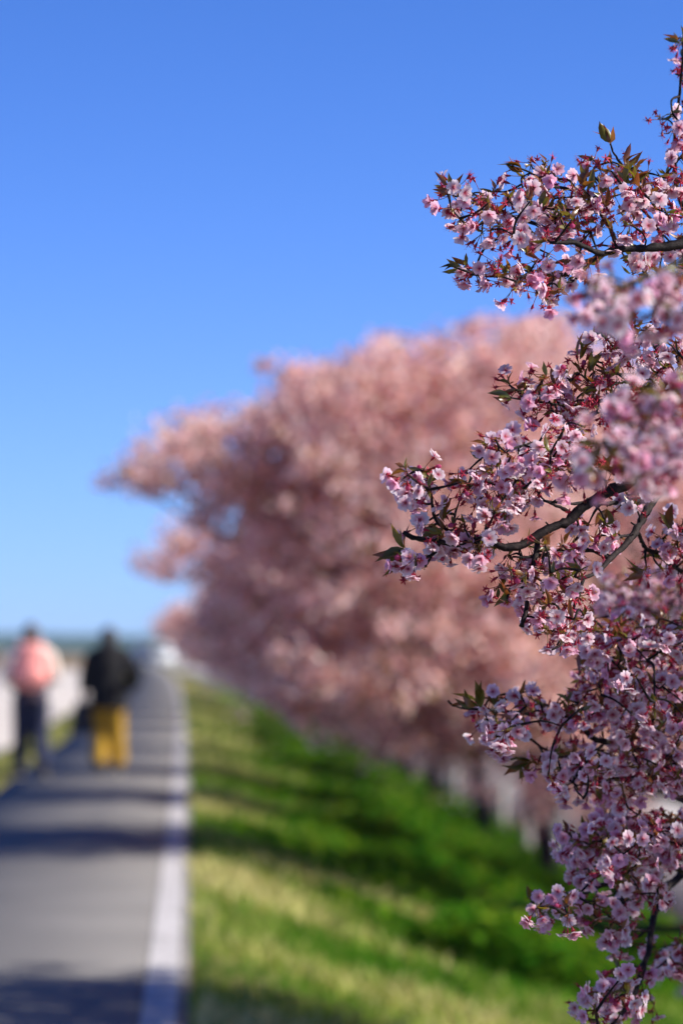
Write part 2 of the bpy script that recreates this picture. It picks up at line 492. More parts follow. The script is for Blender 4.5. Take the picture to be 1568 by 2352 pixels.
# ------------------------------------------------------------------ background cherry trees
PINK = np.array([[.96, .75, .71], [.94, .65, .62], [.97, .81, .76], [.91, .54, .52]])
def crown_mesh(name, centers, per=18, rad=.12, seed=0, size=1.0, weights=(.72, .09, .19)):
    g = np.random.default_rng(seed)
    n = len(centers) * per
    c = np.repeat(centers, per, 0)
    off = g.standard_normal((n, 3)); off /= np.linalg.norm(off, axis=1, keepdims=True)
    rr = np.repeat(rad * (.6 + .8 * g.random(len(centers))), per)
    p = c + off * (rr * g.random(n) ** .45)[:, None] * np.array([1, 1, .8])
    nrm = off + g.standard_normal((n, 3)) * .8; nrm /= np.linalg.norm(nrm, axis=1, keepdims=True)
    ref = g.standard_normal((n, 3))
    a = np.cross(nrm, ref); a /= np.linalg.norm(a, axis=1, keepdims=True)
    b = np.cross(nrm, a)
    kind = g.choice(3, n, p=weights)
    V, T, K = [], [], []; base = 0
    tone = np.repeat(.74 + .40 * g.random(len(centers)), per)
    # flowers: five points, lightly cupped
    m = kind == 0; k = m.sum(); s = (.017 + .009 * g.random(k)) * size
    ang = np.linspace(0, 2 * np.pi, 5, endpoint=False)
    ring = (np.cos(ang)[None, :, None] * a[m][:, None] + np.sin(ang)[None, :, None] * b[m][:, None]) * s[:, None, None] + p[m][:, None]
    cen = (p[m] - nrm[m] * s[:, None] * .35)[:, None]
    V.append(np.concatenate([ring, cen], 1).reshape(-1, 3))
    i = np.arange(k)[:, None] * 6
    for j in range(5): T.append(i + np.array([j, (j + 1) % 5, 5]))
    cl = PINK[g.integers(0, 4, k)] * tone[m][:, None] * (.85 + .3 * g.random((k, 1)))
    cl = np.clip(cl, 0, .97); kc = np.repeat(cl[:, None], 6, 1); kc[:, 5] = kc[:, 5] * np.array([.97, .74, .76])
    K.append(kc.reshape(-1, 3)); base += k * 6
    # spent calyces: crimson three-pointed scraps
    m = kind == 1; k = m.sum(); s = (.010 + .007 * g.random(k)) * size
    V.append(np.stack([p[m] + a[m] * s[:, None], p[m] - a[m] * s[:, None] * .5 + b[m] * s[:, None] * .8, p[m] - a[m] * s[:, None] * .5 - b[m] * s[:, None] * .8], 1).reshape(-1, 3))
    T.append(base + np.arange(k)[:, None] * 3 + np.array([0, 1, 2]))
    K.append(np.repeat(np.array([.42, .06, .08]) * (.6 + .8 * g.random((k, 1))), 3, 0)); base += k * 3
    # young bronze leaves
    m = kind == 2; k = m.sum(); s = (.018 + .016 * g.random(k)) * size
    V.append(np.stack([p[m] + a[m] * s[:, None], p[m] + b[m] * s[:, None] * .4, p[m] - a[m] * s[:, None], p[m] - b[m] * s[:, None] * .4], 1).reshape(-1, 3))
    i = base + np.arange(k)[:, None] * 4
    T += [i + np.array([0, 1, 2]), i + np.array([0, 2, 3])]
    lc = np.array([[.54, .28, .07], [.42, .30, .07], [.56, .22, .09]])[g.integers(0, 3, k)] * (.6 + .8 * g.random((k, 1)))
    K.append(np.repeat(lc, 4, 0))
    return mesh_np(name, np.concatenate(V), np.concatenate(T), M['crown'], np.concatenate(K))

def sample_lobes(lobes, n, g, shell=.5):
    vol = np.array([l[1][0] * l[1][1] * l[1][2] for l in lobes]); vol = vol ** .72
    pick = g.choice(len(lobes), n, p=vol / vol.sum())
    dirs = g.standard_normal((n, 3)); dirs /= np.linalg.norm(dirs, axis=1, keepdims=True)
    cen = np.array([l[0] for l in lobes])[pick]; rad = np.array([l[1] for l in lobes])[pick]
    p = cen + dirs * rad * (g.random(n) ** shell)[:, None] * (1 + .10 * g.standard_normal((n, 1)))
    gap = np.sin(p[:, 0] * 3.1 + p[:, 2] * 2.3) + np.sin(p[:, 1] * 2.7 - p[:, 2] * 3.7 + 1) + np.sin(p[:, 0] * 5.3 - p[:, 1] * 4.1 + 2) * .8
    return p[gap > -1.15 + .5 * g.standard_normal(n) - .2]

def trunk_mesh(name, lobes, centers, g, base, fork_h=1.0, r0=.13):
    mb = MB()
    base = np.asarray(base, float)
    fork = base + np.array([-.15, .05, fork_h])
    P = resample([base - [0, 0, .3], base + [0, 0, .05], base + [-.05, .03, fork_h * .5], fork], .12)
    r = np.interp(np.linspace(0, 1, len(P)), [0, .15, .35, 1], [r0 * 1.7, r0 * 1.3, r0, r0 * .9])
    mb.add(*tube_arr(P, r * (1 + .07 * g.standard_normal(len(P))), 10))
    nodes = [P]
    for c, rad in lobes:
        c = np.asarray(c)
        out = c - fork
        mid = fork + out * np.array([.45, .45, .62]) + g.standard_normal(3) * .10
        L = resample([fork - [0, 0, .1], fork + out * np.array([.15, .15, .34]), mid, fork + out * .8 + [0, 0, .04], c], .15)
        L += g.standard_normal(L.shape) * .012
        mb.add(*tube_arr(L, np.linspace(r0 * .42, .010, len(L)) , 6))
        nodes.append(L[len(L) // 3:])
    nodes = np.concatenate(nodes)
    for c in centers[g.choice(len(centers), min(110, len(centers)), replace=False)]:
        k = nodes[np.argmin(((nodes - c) ** 2).sum(1))]
        L = np.array([k, (k + c) / 2 + g.standard_normal(3) * .06 + [0, 0, .03], c])
        mb.add(*tube_arr(resample(L, .12), np.linspace(.014, .005, len(resample(L, .12))), 4, False))
    return mb.mesh(name, M['bark'])

def lobe_px(u, v, ru, rv, d, dr):
    return (at(u, v, d), (ru * d / F, dr, rv * d / F))

# the tree whose crown fills the middle of the view
DB = 29.5
lob_b = [lobe_px(*a) for a in [
    (1130, 1120, 300, 330, DB - .6, 2.7), (860, 1130, 290, 280, DB - .7, 2.4), (900, 1440, 400, 250, DB, 3.3), (610, 1230, 170, 190, DB - .5, 1.5),
    (1250, 1480, 400, 250, DB, 3.4), (270, 1090, 50, 22, DB - .6, .4), (345, 1085, 90, 48, DB - .6, .8), (450, 1050, 130, 90, DB - .7, 1.3), (980, 890, 190, 120, DB - .6, 2.2), (1280, 880, 230, 140, DB - .6, 2.4),
    (1230, 1640, 330, 110, DB, 3.0), (720, 1540, 220, 140, DB + .2, 1.6), (1650, 1150, 380, 380, DB + .3, 2.3), (560, 1430, 110, 120, DB + .1, 1.1), (1900, 1350, 300, 260, DB + .4, 2.0), (2250, 1250, 360, 380, DB + .4, 2.4), (2250, 1600, 330, 200, DB + .2, 3.3), (1750, 1650, 330, 160, DB, 3.3), (640, 1080, 140, 100, DB, 1.0),
    (640, 970, 170, 90, DB, 1.1), (545, 990, 150, 60, DB - .3, .9), (690, 945, 130, 60, DB - .3, 1.0), (820, 880, 140, 75, DB - .3, 1.3), (440, 1015, 90, 45, DB - .6, .7), (510, 1090, 110, 70, DB - .5, 1.0), (1000, 1700, 170, 60, DB - .3, .9), (760, 950, 160, 110, DB, 1.3), (520, 1010, 130, 80, DB - .2, .9), (1150, 830, 200, 90, DB - .5, 2.2), (760, 950, 160, 110, DB - 1.2, 1.2)]]
def make_tree(lobes, n, base, seed, per=18, rad=.12, size=1.0, name='cherry_tree', fork_h=1.0, sprays=90):
    g = np.random.default_rng(seed)
    cen = sample_lobes(lobes, n, g)
    # loose sprays of blossom feather the outline
    mid = cen.mean(0); sp = []
    pool = cen[project(cen)[0] > 560] if sprays == 60 else cen
    for q in pool[g.choice(len(pool), sprays, replace=False)]:
        dv = (q - mid) / np.linalg.norm(q - mid) + g.standard_normal(3) * .55 + [0, 0, .15]; dv /= np.linalg.norm(dv)
        L = .10 + .26 * g.random()
        for t in np.linspace(.0, 1, 6): sp.append(q + dv * L * t + g.standard_normal(3) * .04)
    if sp: cen = np.concatenate([cen, np.array(sp)])
    root = link(name, None, None, tuple(base)); root.empty_display_size = .3
    b = np.asarray(base, float)
    tm = trunk_mesh('trunk', [(np.asarray(c) - b, r) for c, r in lobes], cen - b, g, (0, 0, 0), fork_h)
    cm = crown_mesh('crown', cen - b, per, rad, seed + 1, size)
    link('trunk', tm, root); link('crown', cm, root)
    return root
def foot(d, dx=4.3):
    return np.array([X0(d) + dx, d, ground_z(np.array(dx), np.array(d)) - .02])
tb = make_tree(lob_b, 4700, foot(DB), 5, 28, .16, 1.2, fork_h=1.5, sprays=60)
tag(tb, 'large pink cherry tree mid-view, one long bough reaching left over the path', 'tree', 'cherry trees along the bank')

# the tree between the foreground one and that one, mostly hidden behind the near blossoms
fa = foot(14.8)
lob_a = [(fa + o, r) for o, r in [((-.3, 0, 3.3), (1.5, 2.6, 1.5)), ((-.55, .1, 4.9), (1.3, 2.6, 1.3)), ((.9, -.1, 3.9), (1.7, 2.1, 1.7)), ((2.5, 0, 3.2), (1.6, 2.2, 1.6)), ((2.3, 0, 1.9), (1.5, 2.0, .8)), ((-.8, -.3, 2.2), (1.0, 1.6, .7)), ((-1.4, .2, 3.0), (.75, 1.9, .8)), ((.3, -1.0, 5.0), (1.4, 1.6, 1.1)), ((-.4, 1.2, 4.4), (1.2, 1.3, 1.0))]]
lob_a += [lobe_px(1165, 2075, 14, 34, 15.2, .06), lobe_px(1580, 2180, 50, 100, 14.9, .3), lobe_px(1490, 1420, 50, 110, 15.2, .5)]
ta = make_tree(lob_a, 4200, fa, 21, 26, .14, 1.1, fork_h=1.3, sprays=0)
tag(ta, 'pink cherry tree just beyond the sharp near branches, low twig hanging over the bank', 'tree', 'cherry trees along the bank')

# the rest of the row
def generic_lobes(g):
    L = [((-1.35, 0, 3.7), (2.3, 2.3, 1.7)), ((-2.55, .3, 3.4), (1.2, 1.6, 1.0)), ((.6, -.2, 3.4), (1.9, 2.9, 1.5)), ((-1.6, 1.4, 4.3), (1.5, 1.2, 1.1)), ((-1.8, -1.3, 2.7), (1.5, 1.3, .9)), ((-1.0, .2, 2.3), (1.6, 1.6, .7)), ((2.3, .1, 3.0), (1.7, 2.9, 1.5)), ((2.2, 0, 1.9), (1.5, 2.9, .9)), ((-.3, 0, 1.7), (1.2, 1.2, .4))]
    return [(np.array(c) + g.standard_normal(3) * .22, tuple(np.array(r) * (.9 + .2 * g.random()))) for c, r in L]
protos = []
row = [(37.8, 'pink cherry tree behind the large one, leafy sprays showing under its long bough'),
       (45.8, 'pink cherry tree on the bank beside the two walkers'),
       (55.5, 'pink cherry tree on the bank with a thin dark trunk beside a white post')]
row += [(d, 'blurred pink cherry tree far down the row beside the path') for d in (66, 75, 84.5, 93, 103, 113, 124, 136, 149, 163, 178, 195, 214, 235)]
for i, (d, lab) in enumerate(row):
    f = foot(d)
    if i < 3:
        g = np.random.default_rng(40 + i)
        lob = [(np.asarray(c) + f, r) for c, r in generic_lobes(g)]
        if i == 0:
            lob += [lobe_px(370, 1290, 60, 45, 37.8, .6), lobe_px(450, 1260, 90, 60, 37.8, .8)]
        t = make_tree(lob, 3100, f, 60 + i, 22, .17, 1.3, fork_h=1.3)
        protos.append(t)
    else:
        p = protos[i % 3]
        t = p.copy(); C.objects.link(t); t.location = tuple(f)
        t.scale = (.92 + .16 * rng.random(), -1 if i % 2 else 1, .86 + .2 * rng.random())
        for ch in p.children:
            c = ch.copy(); C.objects.link(c); c.parent = t
    tag(t, lab, 'tree', 'cherry trees along the bank')

# ------------------------------------------------------------------ white posts at the foot of the bank
shaft = MB()
shaft.add(*tube_arr(np.array([[0, 0, -.2], [0, 0, .0], [0, 0, .98], [0, 0, 1.0]]), [.085, .085, .08, .07], 12))
shaft_m = shaft.mesh('post_shaft', M['post_white'], False)
capb = MB()
capb.add(*tube_arr(np.array([[0, 0, 1.0], [0, 0, 1.02], [0, 0, 1.06], [0, 0, 1.09]]), [.085, .095, .08, .03], 12))
cap_m = capb.mesh('post_cap', M['post_cap'], False)
for d in (48, 52.5, 57, 61.5, 66, 72, 78, 84.5, 91, 98, 106):
    p = link('roadside_post', None, None, (X0(d) + 5.0, d, float(ground_z(np.array(5.0), np.array(d)))))
    link('shaft', shaft_m, p); link('cap', cap_m, p)
    tag(p, 'pale round post at the foot of the bank beside the lower road', 'post', 'pale posts along the lower road')


# ------------------------------------------------------------------ the near cherry tree: flowers, leaves, bark
Z1 = lambda x, y: (976.0 + x * .3775, 258.4 + y * .3775)
Z2 = lambda x, y: (861.2 + x * .4507, 832.5 + y * .4507)
Z3 = lambda x, y: (976.0 + x * .3775, 1435.2 + y * .3775)
Z4 = lambda x, y: (1033.4 + x * .3409, 1894.5 + y * .3409)
ZI = lambda x, y: (float(x), float(y))

def petals(g, R_=.0128, cup=.35, pink=0.5, n=5):
    mb = MB()
    ts = np.array([.05, .26, .52, .80, .98]); ws = np.array([.06, .24, .44, .48, .28])
    for k in range(n):
        a = 2 * np.pi * (k + g.normal() * .06) / 5
        c_ = cup * (1 + .35 * g.normal()); tw = g.normal() * .18; ln = R_ * (1 + .07 * g.normal()); wd = R_ * (1 + .08 * g.normal())
        rows = []
        for j, t in enumerate(ts):
            el = c_ * (1.3 - .75 * t)
            r = t * ln * math.cos(el); z = t * ln * math.sin(el) * 1.15 + .0008
            for q in (-1, 0, 1):
                rr = r - (ln * .13 if (j == 4 and q == 0) else 0)
                zz = z + (abs(q) * .10 * ws[j] * wd * 2) + q * tw * ws[j] * wd + g.normal() * .0004
                lat = q * ws[j] * wd
                rows.append((rr * math.cos(a) - lat * math.sin(a), rr * math.sin(a) + lat * math.cos(a), zz))
        T = []
        for j in range(4):
            for q in (0, 1):
                i = j * 3 + q; T += [(i, i + 1, i + 4), (i, i + 4, i + 3)]
        edge = np.array([.95, .85, .91]) * (1 - pink) + np.array([.90, .46, .68]) * pink
        core = np.array([[.40, .015, .07], [.62, .10, .22]])
        K = []
        for j in range(5):
            k0 = core[0] if j == 0 else core[1] * .62 + edge * .38 if j == 1 else edge * (1 - .13 * (j == 2)) if j < 4 else edge * 1.03
            for q in (-1, 0, 1):
                kk = np.array(k0) if q or j != 2 else core[1] * .2 + np.array(k0) * .8
                K.append(np.clip(kk, 0, .95))
        mb.add(rows, T, np.array(K))
    for k in range(11):                               # stamens
        a = g.random() * 6.28; sp = .15 + .45 * g.random(); L = R_ * (.45 + .3 * g.random())
        d = np.array([math.cos(a) * sp, math.sin(a) * sp, 1]); d /= np.linalg.norm(d)
        sd = np.array([-math.sin(a), math.cos(a), 0]) * .00022
        b0 = np.array([math.cos(a), math.sin(a), 0]) * .0012 + [0, 0, .001]
        e = b0 + d * L
        mb.add([b0 - sd, b0 + sd, e], [(0, 1, 2)], np.array([[.50, .04, .11], [.50, .04, .11], [.75, .25, .33]]))
        mb.add([e - sd * 3, e + sd * 3, e + d * .0012, e - d * .0006], [(0, 1, 2), (0, 3, 1)], (.72, .48, .10))
    return mb.arr()

def stalk(g, L=.026, sepals=True, long_sepals=False, stamens=False):
    mb = MB()
    cal = np.array([.30, .022, .045]); ped = np.array([.20, .12, .035]) if g.random() < .6 else np.array([.24, .05, .04])
    V, T = tube_arr(np.array([[0, 0, .0008], [0, 0, -.002], [0, 0, -.006], [0, 0, -.0085]]), [.0021, .0024, .0017, .0008], 5)
    mb.add(V, T, cal)
    bx, by = g.normal(0, .0032, 2)
    s = np.linspace(0, 1, 5)
    P = np.stack([bx * (s ** 2) , by * (s ** 2), -.008 - L * s], 1)
    V, T = tube_arr(P, .00058, 4, False)
    mb.add(V, T, ped)
    sl = .0074 if long_sepals else .0056
    for k in range(5 if sepals else 0):
        a = 2 * np.pi * (k + .5 + g.normal() * .06) / 5
        el = g.normal(-.05, .25) + (.1 if long_sepals else -.05)
        dr = np.array([math.cos(a) * math.cos(el), math.sin(a) * math.cos(el), math.sin(el)])
        sd = np.array([-math.sin(a), math.cos(a), 0])
        b0 = dr * .0016
        mb.add([b0 - sd * .0010, b0 + sd * .0010, b0 + dr * sl * .5 + sd * .0013 + [0, 0, -.0003], b0 + dr * sl + [0, 0, -.0008], b0 + dr * sl * .5 - sd * .0013 + [0, 0, -.0003]],
               [(0, 1, 2), (0, 2, 4), (4, 2, 3)], cal * (1.2 + .5 * g.random()) + [.05, 0, .01])
    if stamens:
        for k in range(12):
            a = g.random() * 6.28; sp = .2 + .5 * g.random(); Ls = .0062 + .004 * g.random()
            d = np.array([math.cos(a) * sp, math.sin(a) * sp, 1]); d /= np.linalg.norm(d)
            sd = np.array([-math.sin(a), math.cos(a), 0]) * .00026
            b0 = np.array([math.cos(a), math.sin(a), 0]) * .001
            mb.add([b0 - sd, b0 + sd, b0 + d * Ls], [(0, 1, 2)], (.46, .035, .09))
            e = b0 + d * Ls
            mb.add([e - sd * 2, e + sd * 2, e + d * .0009], [(0, 1, 2)], (.45, .16, .05))
    return mb.arr()

def bud(g):
    mb = MB()
    V, T = tube_arr(np.array([[0, 0, 0], [0, 0, .002], [0, 0, .005], [0, 0, .008], [0, 0, .0098]]), [.0022, .0036, .0042, .0030, .0006], 7)
    mb.add(V, T, np.array([.62, .13, .28]))
    return mb.arr()

def leaf_t(g, tone):
    ts = np.array([0, .12, .32, .55, .75, .90, 1.0]); ws = np.array([.015, .08, .145, .145, .085, .03, .0])
    curl = .12 + .22 * g.random() * (1 if g.random() < .8 else -1); fold = .35 + .35 * g.random(); twist = g.normal() * .5
    base = [np.array([.19, .18, .02]), np.array([.28, .12, .025]), np.array([.14, .16, .018]), np.array([.26, .095, .03])][tone]
    V, K = [], []
    for t, w in zip(ts, ws):
        cx = t; cz = -curl * t * t + .25 * curl * math.sin(t * 5); cyy = .10 * math.sin(t * 2.5) * twist
        for q in (-1, 0, 1):
            jag = 1 + .12 * g.normal() * (abs(q))
            V.append((cx, cyy + q * w * jag, cz + abs(q) * w * fold + q * twist * w * t * .6))
            K.append(base * (1 - .12 * (q == 0)) * (1 - .25 * t) + np.array([.10, .0, .01]) * t ** 2)
    T = []
    for j in range(6):
        for q in (0, 1):
            i = j * 3 + q; T += [(i, i + 1, i + 4), (i, i + 4, i + 3)]
    return np.array(V), np.array(T), np.clip(np.array(K), .003, 1)

gf = np.random.default_rng(3)
FL = [(petals(gf, .0138 * (1 + .06 * gf.normal()), c, p), stalk(gf, .022 + .008 * gf.random())) for c, p in [(.25, .05), (.35, .15), (.30, .35), (.60, .3), (.80, .6), (.45, .1), (.15, .2), (1.0, .8), (.4, .0), (.65, .4)]]
CAL = [stalk(gf, .022 + .007 * gf.random(), True, True, True) for _ in range(5)]
BUD = [(bud(gf), stalk(gf, .016 + .006 * gf.random())) for _ in range(2)]
LEAF = [leaf_t(gf, k % 4) for k in range(8)]

# --- boughs traced along the real ones: (name of picture frame, points, distance at start and end, radius at start and end)
BR = [
 (Z1, [(1750, 760), (1568, 800), (1450, 815), (1300, 828), (1180, 832), (1080, 860), (1020, 840), (930, 800), (860, 790), (760, 792)], 6.55, 6.40, .0066, .0022),
 (Z1, [(1080, 858), (1010, 900), (950, 925), (870, 975), (760, 1005), (640, 1005), (520, 1000), (400, 990), (290, 980), (210, 950), (130, 928)], 6.68, 6.42, .0046, .0013),
 (Z1, [(1180, 830), (1150, 770), (1120, 700), (1065, 620), (1040, 560), (1000, 520), (960, 465)], 6.75, 6.55, .0034, .0014),
 (Z1, [(930, 800), (860, 770), (740, 708), (650, 672), (590, 650), (520, 630), (460, 600), (380, 572), (290, 550), (200, 515), (110, 485)], 6.6, 6.45, .0034, .0011),
 (Z1, [(975, 905), (962, 975), (890, 1025), (830, 1030)], 6.63, 6.55, .0026, .0015),
 (Z1, [(1600, 640), (1500, 570), (1370, 470), (1290, 400), (1210, 335), (1150, 255), (1125, 190)], 6.9, 6.6, .0034, .0013),
 (Z1, [(1640, 700), (1560, 560), (1525, 430), (1515, 300), (1512, 170), (1530, 20), (1550, -150), (1570, -380), (1575, -500)], 6.95, 6.75, .0040, .0012),
 (Z1, [(1040, 560), (960, 500), (870, 462), (780, 450), (710, 410), (640, 368), (560, 335), (500, 320)], 6.6, 6.5, .0024, .0011),
 (Z1, [(1450, 815), (1432, 745), (1410, 700), (1330, 600), (1240, 480), (1180, 420)], 6.85, 6.6, .0030, .0012),
 (Z2, [(1700, 330), (1600, 440), (1540, 520), (1500, 570), (1470, 620), (1420, 690), (1380, 760), (1330, 850), (1280, 920), (1210, 990), (1140, 1060), (1060, 1100), (1015, 1088)], 6.75, 6.36, .0080, .0020),
 (Z2, [(1405, 702), (1270, 715), (1180, 720), (1080, 715), (1030, 718), (920, 715), (860, 705)], 6.75, 6.55, .0034, .0016),
 (Z2, [(1540, 520), (1400, 560), (1290, 610), (1190, 660), (1100, 710), (1040, 750), (980, 810), (880, 850), (800, 900), (720, 938), (660, 940), (590, 910), (510, 905), (430, 925), (330, 915), (250, 902), (190, 892), (145, 865)], 6.55, 6.36, .0075, .0030),
 (Z2, [(1010, 775), (930, 732), (860, 705)], 6.6, 6.5, .0028, .0014),
 (Z2, [(430, 925), (370, 860), (330, 825), (302, 790), (292, 720), (285, 670)], 6.45, 6.4, .0030, .0018),
 (Z2, [(330, 915), (280, 990), (200, 980), (130, 968)], 6.44, 6.38, .0026, .0012),
 (Z2, [(820, 890), (825, 930), (815, 990), (780, 1080), (740, 1120)], 6.5, 6.45, .0045, .0015),
 (Z2, [(1195, 1000), (1130, 965), (1060, 955), (980, 960), (870, 975), (800, 992), (700, 990)], 6.62, 6.45, .0036, .0014),
 (Z2, [(1300, 880), (1220, 890), (1185, 880)], 6.66, 6.55, .0024, .0012),
 (Z2, [(1290, 610), (1150, 520), (1030, 490), (950, 520), (870, 530), (790, 560), (740, 580), (650, 602), (560, 630), (440, 610)], 6.72, 6.42, .0034, .0012),
 (Z2, [(900, 525), (860, 450), (810, 412), (700, 440), (640, 470)], 6.5, 6.4, .0022, .0011),
 (Z2, [(1700, 60), (1480, 110), (1380, 130), (1290, 140), (1180, 190), (1000, 215), (900, 210), (790, 195), (690, 180)], 6.95, 6.5, .0040, .0012),
 (Z2, [(1700, -40), (1440, 5), (1330, 55), (1240, 60), (1140, 20), (1090, -20)], 6.95, 6.6, .0036, .0014),
 (Z1, [(1690, 1480), (1500, 1455), (1440, 1400), (1380, 1345), (1300, 1320)], 6.9, 6.6, .0030, .0014),
 (Z2, [(770, 1150), (772, 1230), (760, 1290), (745, 1345)], 6.48, 6.45, .0024, .0034),
 (Z2, [(1060, 1100), (1030, 1200), (985, 1320), (950, 1400), (925, 1440)], 6.55, 6.5, .0026, .0012),
 (Z2, [(1330, 850), (1380, 950), (1440, 970), (1500, 1030), (1600, 1085)], 6.75, 7.0, .0024, .0034),
 (Z3, [(1800, 860), (1600, 820), (1450, 800), (1300, 760), (1190, 730), (1100, 712), (1020, 690), (950, 622), (880, 580), (820, 548), (700, 545), (560, 535), (420, 520), (260, 510), (170, 490), (140, 462)], 7.3, 7.0, .0056, .0016),
 (Z3, [(950, 860), (900, 830), (770, 780), (700, 740), (610, 670), (530, 612), (480, 550)], 7.2, 7.05, .0026, .0010),
 (Z3, [(1100, 712), (1020, 780), (950, 860), (900, 960), (960, 1060)], 7.2, 7.0, .0024, .0011),
 (Z3, [(1750, 640), (1568, 560), (1450, 480), (1400, 420), (1320, 350), (1260, 310), (1180, 240), (1100, 200), (1000, 150)], 7.3, 7.0, .0044, .0014),
 (Z3, [(890, -40), (860, 0), (842, 70), (820, 120), (770, 152)], 6.6, 6.55, .0022, .0014),
 (Z3, [(1410, 400), (1430, 330), (1442, 250), (1480, 240), (1568, 230), (1700, 200)], 7.15, 7.3, .0018, .0030),
 (Z3, [(1750, 1150), (1568, 1080), (1440, 1010), (1300, 960), (1180, 930), (1050, 960)], 7.4, 7.1, .0034, .0013),
 (Z4, [(1800, 380), (1568, 300), (1500, 280), (1400, 255), (1300, 235), (1180, 200), (1100, 180), (1020, 180), (940, 140), (850, 110)], 7.4, 7.1, .0068, .0014),
 (Z4, [(1700, 300), (1568, 330), (1530, 360), (1480, 400), (1420, 410), (1250, 400), (1150, 390), (1050, 400), (950, 437), (870, 480), (740, 507), (620, 527), (545, 520)], 7.4, 7.05, .0064, .0012),
 (Z4, [(1100, 205), (1050, 250), (1000, 270), (900, 300)], 7.2, 7.1, .0030, .0012),
 (Z4, [(1210, 308), (1140, 350), (1080, 395)], 7.2, 7.15, .0024, .0014),
 (Z4, [(1480, 400), (1430, 480), (1400, 540), (1370, 620), (1350, 720), (1340, 820), (1310, 920), (1290, 1010), (1260, 1090), (1220, 1180), (1150, 1280), (1090, 1345), (1000, 1420)], 7.3, 7.0, .0052, .0026),
 (Z4, [(1335, 712), (1270, 715), (1200, 700), (1160, 670), (1130, 620)], 7.2, 7.1, .0030, .0014),
 (Z4, [(1310, 920), (1260, 960), (1200, 970), (1130, 960)], 7.2, 7.1, .0026, .0014),
 (Z4, [(1700, 800), (1568, 850), (1480, 900), (1400, 960)], 7.4, 7.2, .0030, .0014),
 (Z4, [(1600, 270), (1490, 170), (1530, 110), (1560, 60)], 7.4, 7.3, .0030, .0016),
 (ZI, [(1720, 540), (1560, 600), (1450, 650), (1380, 670), (1320, 690)], 5.2, 4.85, .0040, .0014),
 (ZI, [(1720, 840), (1560, 900), (1480, 950), (1400, 1010), (1340, 1060)], 5.2, 4.8, .0040, .0014),
 (ZI, [(1560, 900), (1530, 1000), (1500, 1060)], 5.05, 4.9, .0026, .0012),
 (ZI, [(1740, 1420), (1600, 1440), (1500, 1430), (1420, 1440)], 8.6, 8.1, .0040, .0014),
]
fg_base = foot(7.7, 4.3)
fg = link('cherry_tree', None, None, tuple(fg_base)); fg.empty_display_size = .3
tag(fg, 'nearest cherry tree, sharp pale pink blossoms and dark twigs reaching in from the right edge', 'tree', 'cherry trees along the bank')
OFF = fg_base
skel, starts = [], []
def deep(d): return d + .6 * max(0., d - 6.9)
gb = np.random.default_rng(8)
for zf, pts, d0, d1, r0, r1 in BR:
    d0, d1 = deep(d0), deep(d1)
    uv = np.array([zf(*p) for p in pts]); s = np.concatenate([[0], np.cumsum(np.linalg.norm(np.diff(uv, axis=0), axis=1))]); s /= s[-1]
    P = np.array([at(u, v, d0 + (d1 - d0) * t) for (u, v), t in zip(uv, s)])
    P = resample(P, .008)
    n = len(P); w = np.zeros(n); w[2:-2] = 1
    jit = gb.standard_normal((n, 3)) * .0007; jit = (jit + np.roll(jit, 1, 0)) / 2
    P = P + jit * w[:, None]
    rad = np.linspace(r0 * (1.35 if r0 < .005 else 1.5), r1 * 1.25, n) * (1 + .10 * gb.standard_normal(n)).clip(.75, 1.35)
    mb = MB()
    mb.add(*tube_arr(P - OFF, rad, 8))
    for k in range(3, n - 2, 3):                    # knobbly spurs
        if gb.random() < .55:
            dv = gb.standard_normal(3); dv /= np.linalg.norm(dv); L = rad[k] + .003 + .006 * gb.random()
            q = np.array([P[k], P[k] + dv * (L * .6), P[k] + dv * L + [0, 0, .001]]) - OFF
            mb.add(*tube_arr(q, [rad[k] * .6, .0016, .0013], 5))
    link('branch', mb.mesh('branch', M['bark'], True), fg)
    skel.append(P); starts.append((P[0], r0))
skel = np.concatenate(skel)

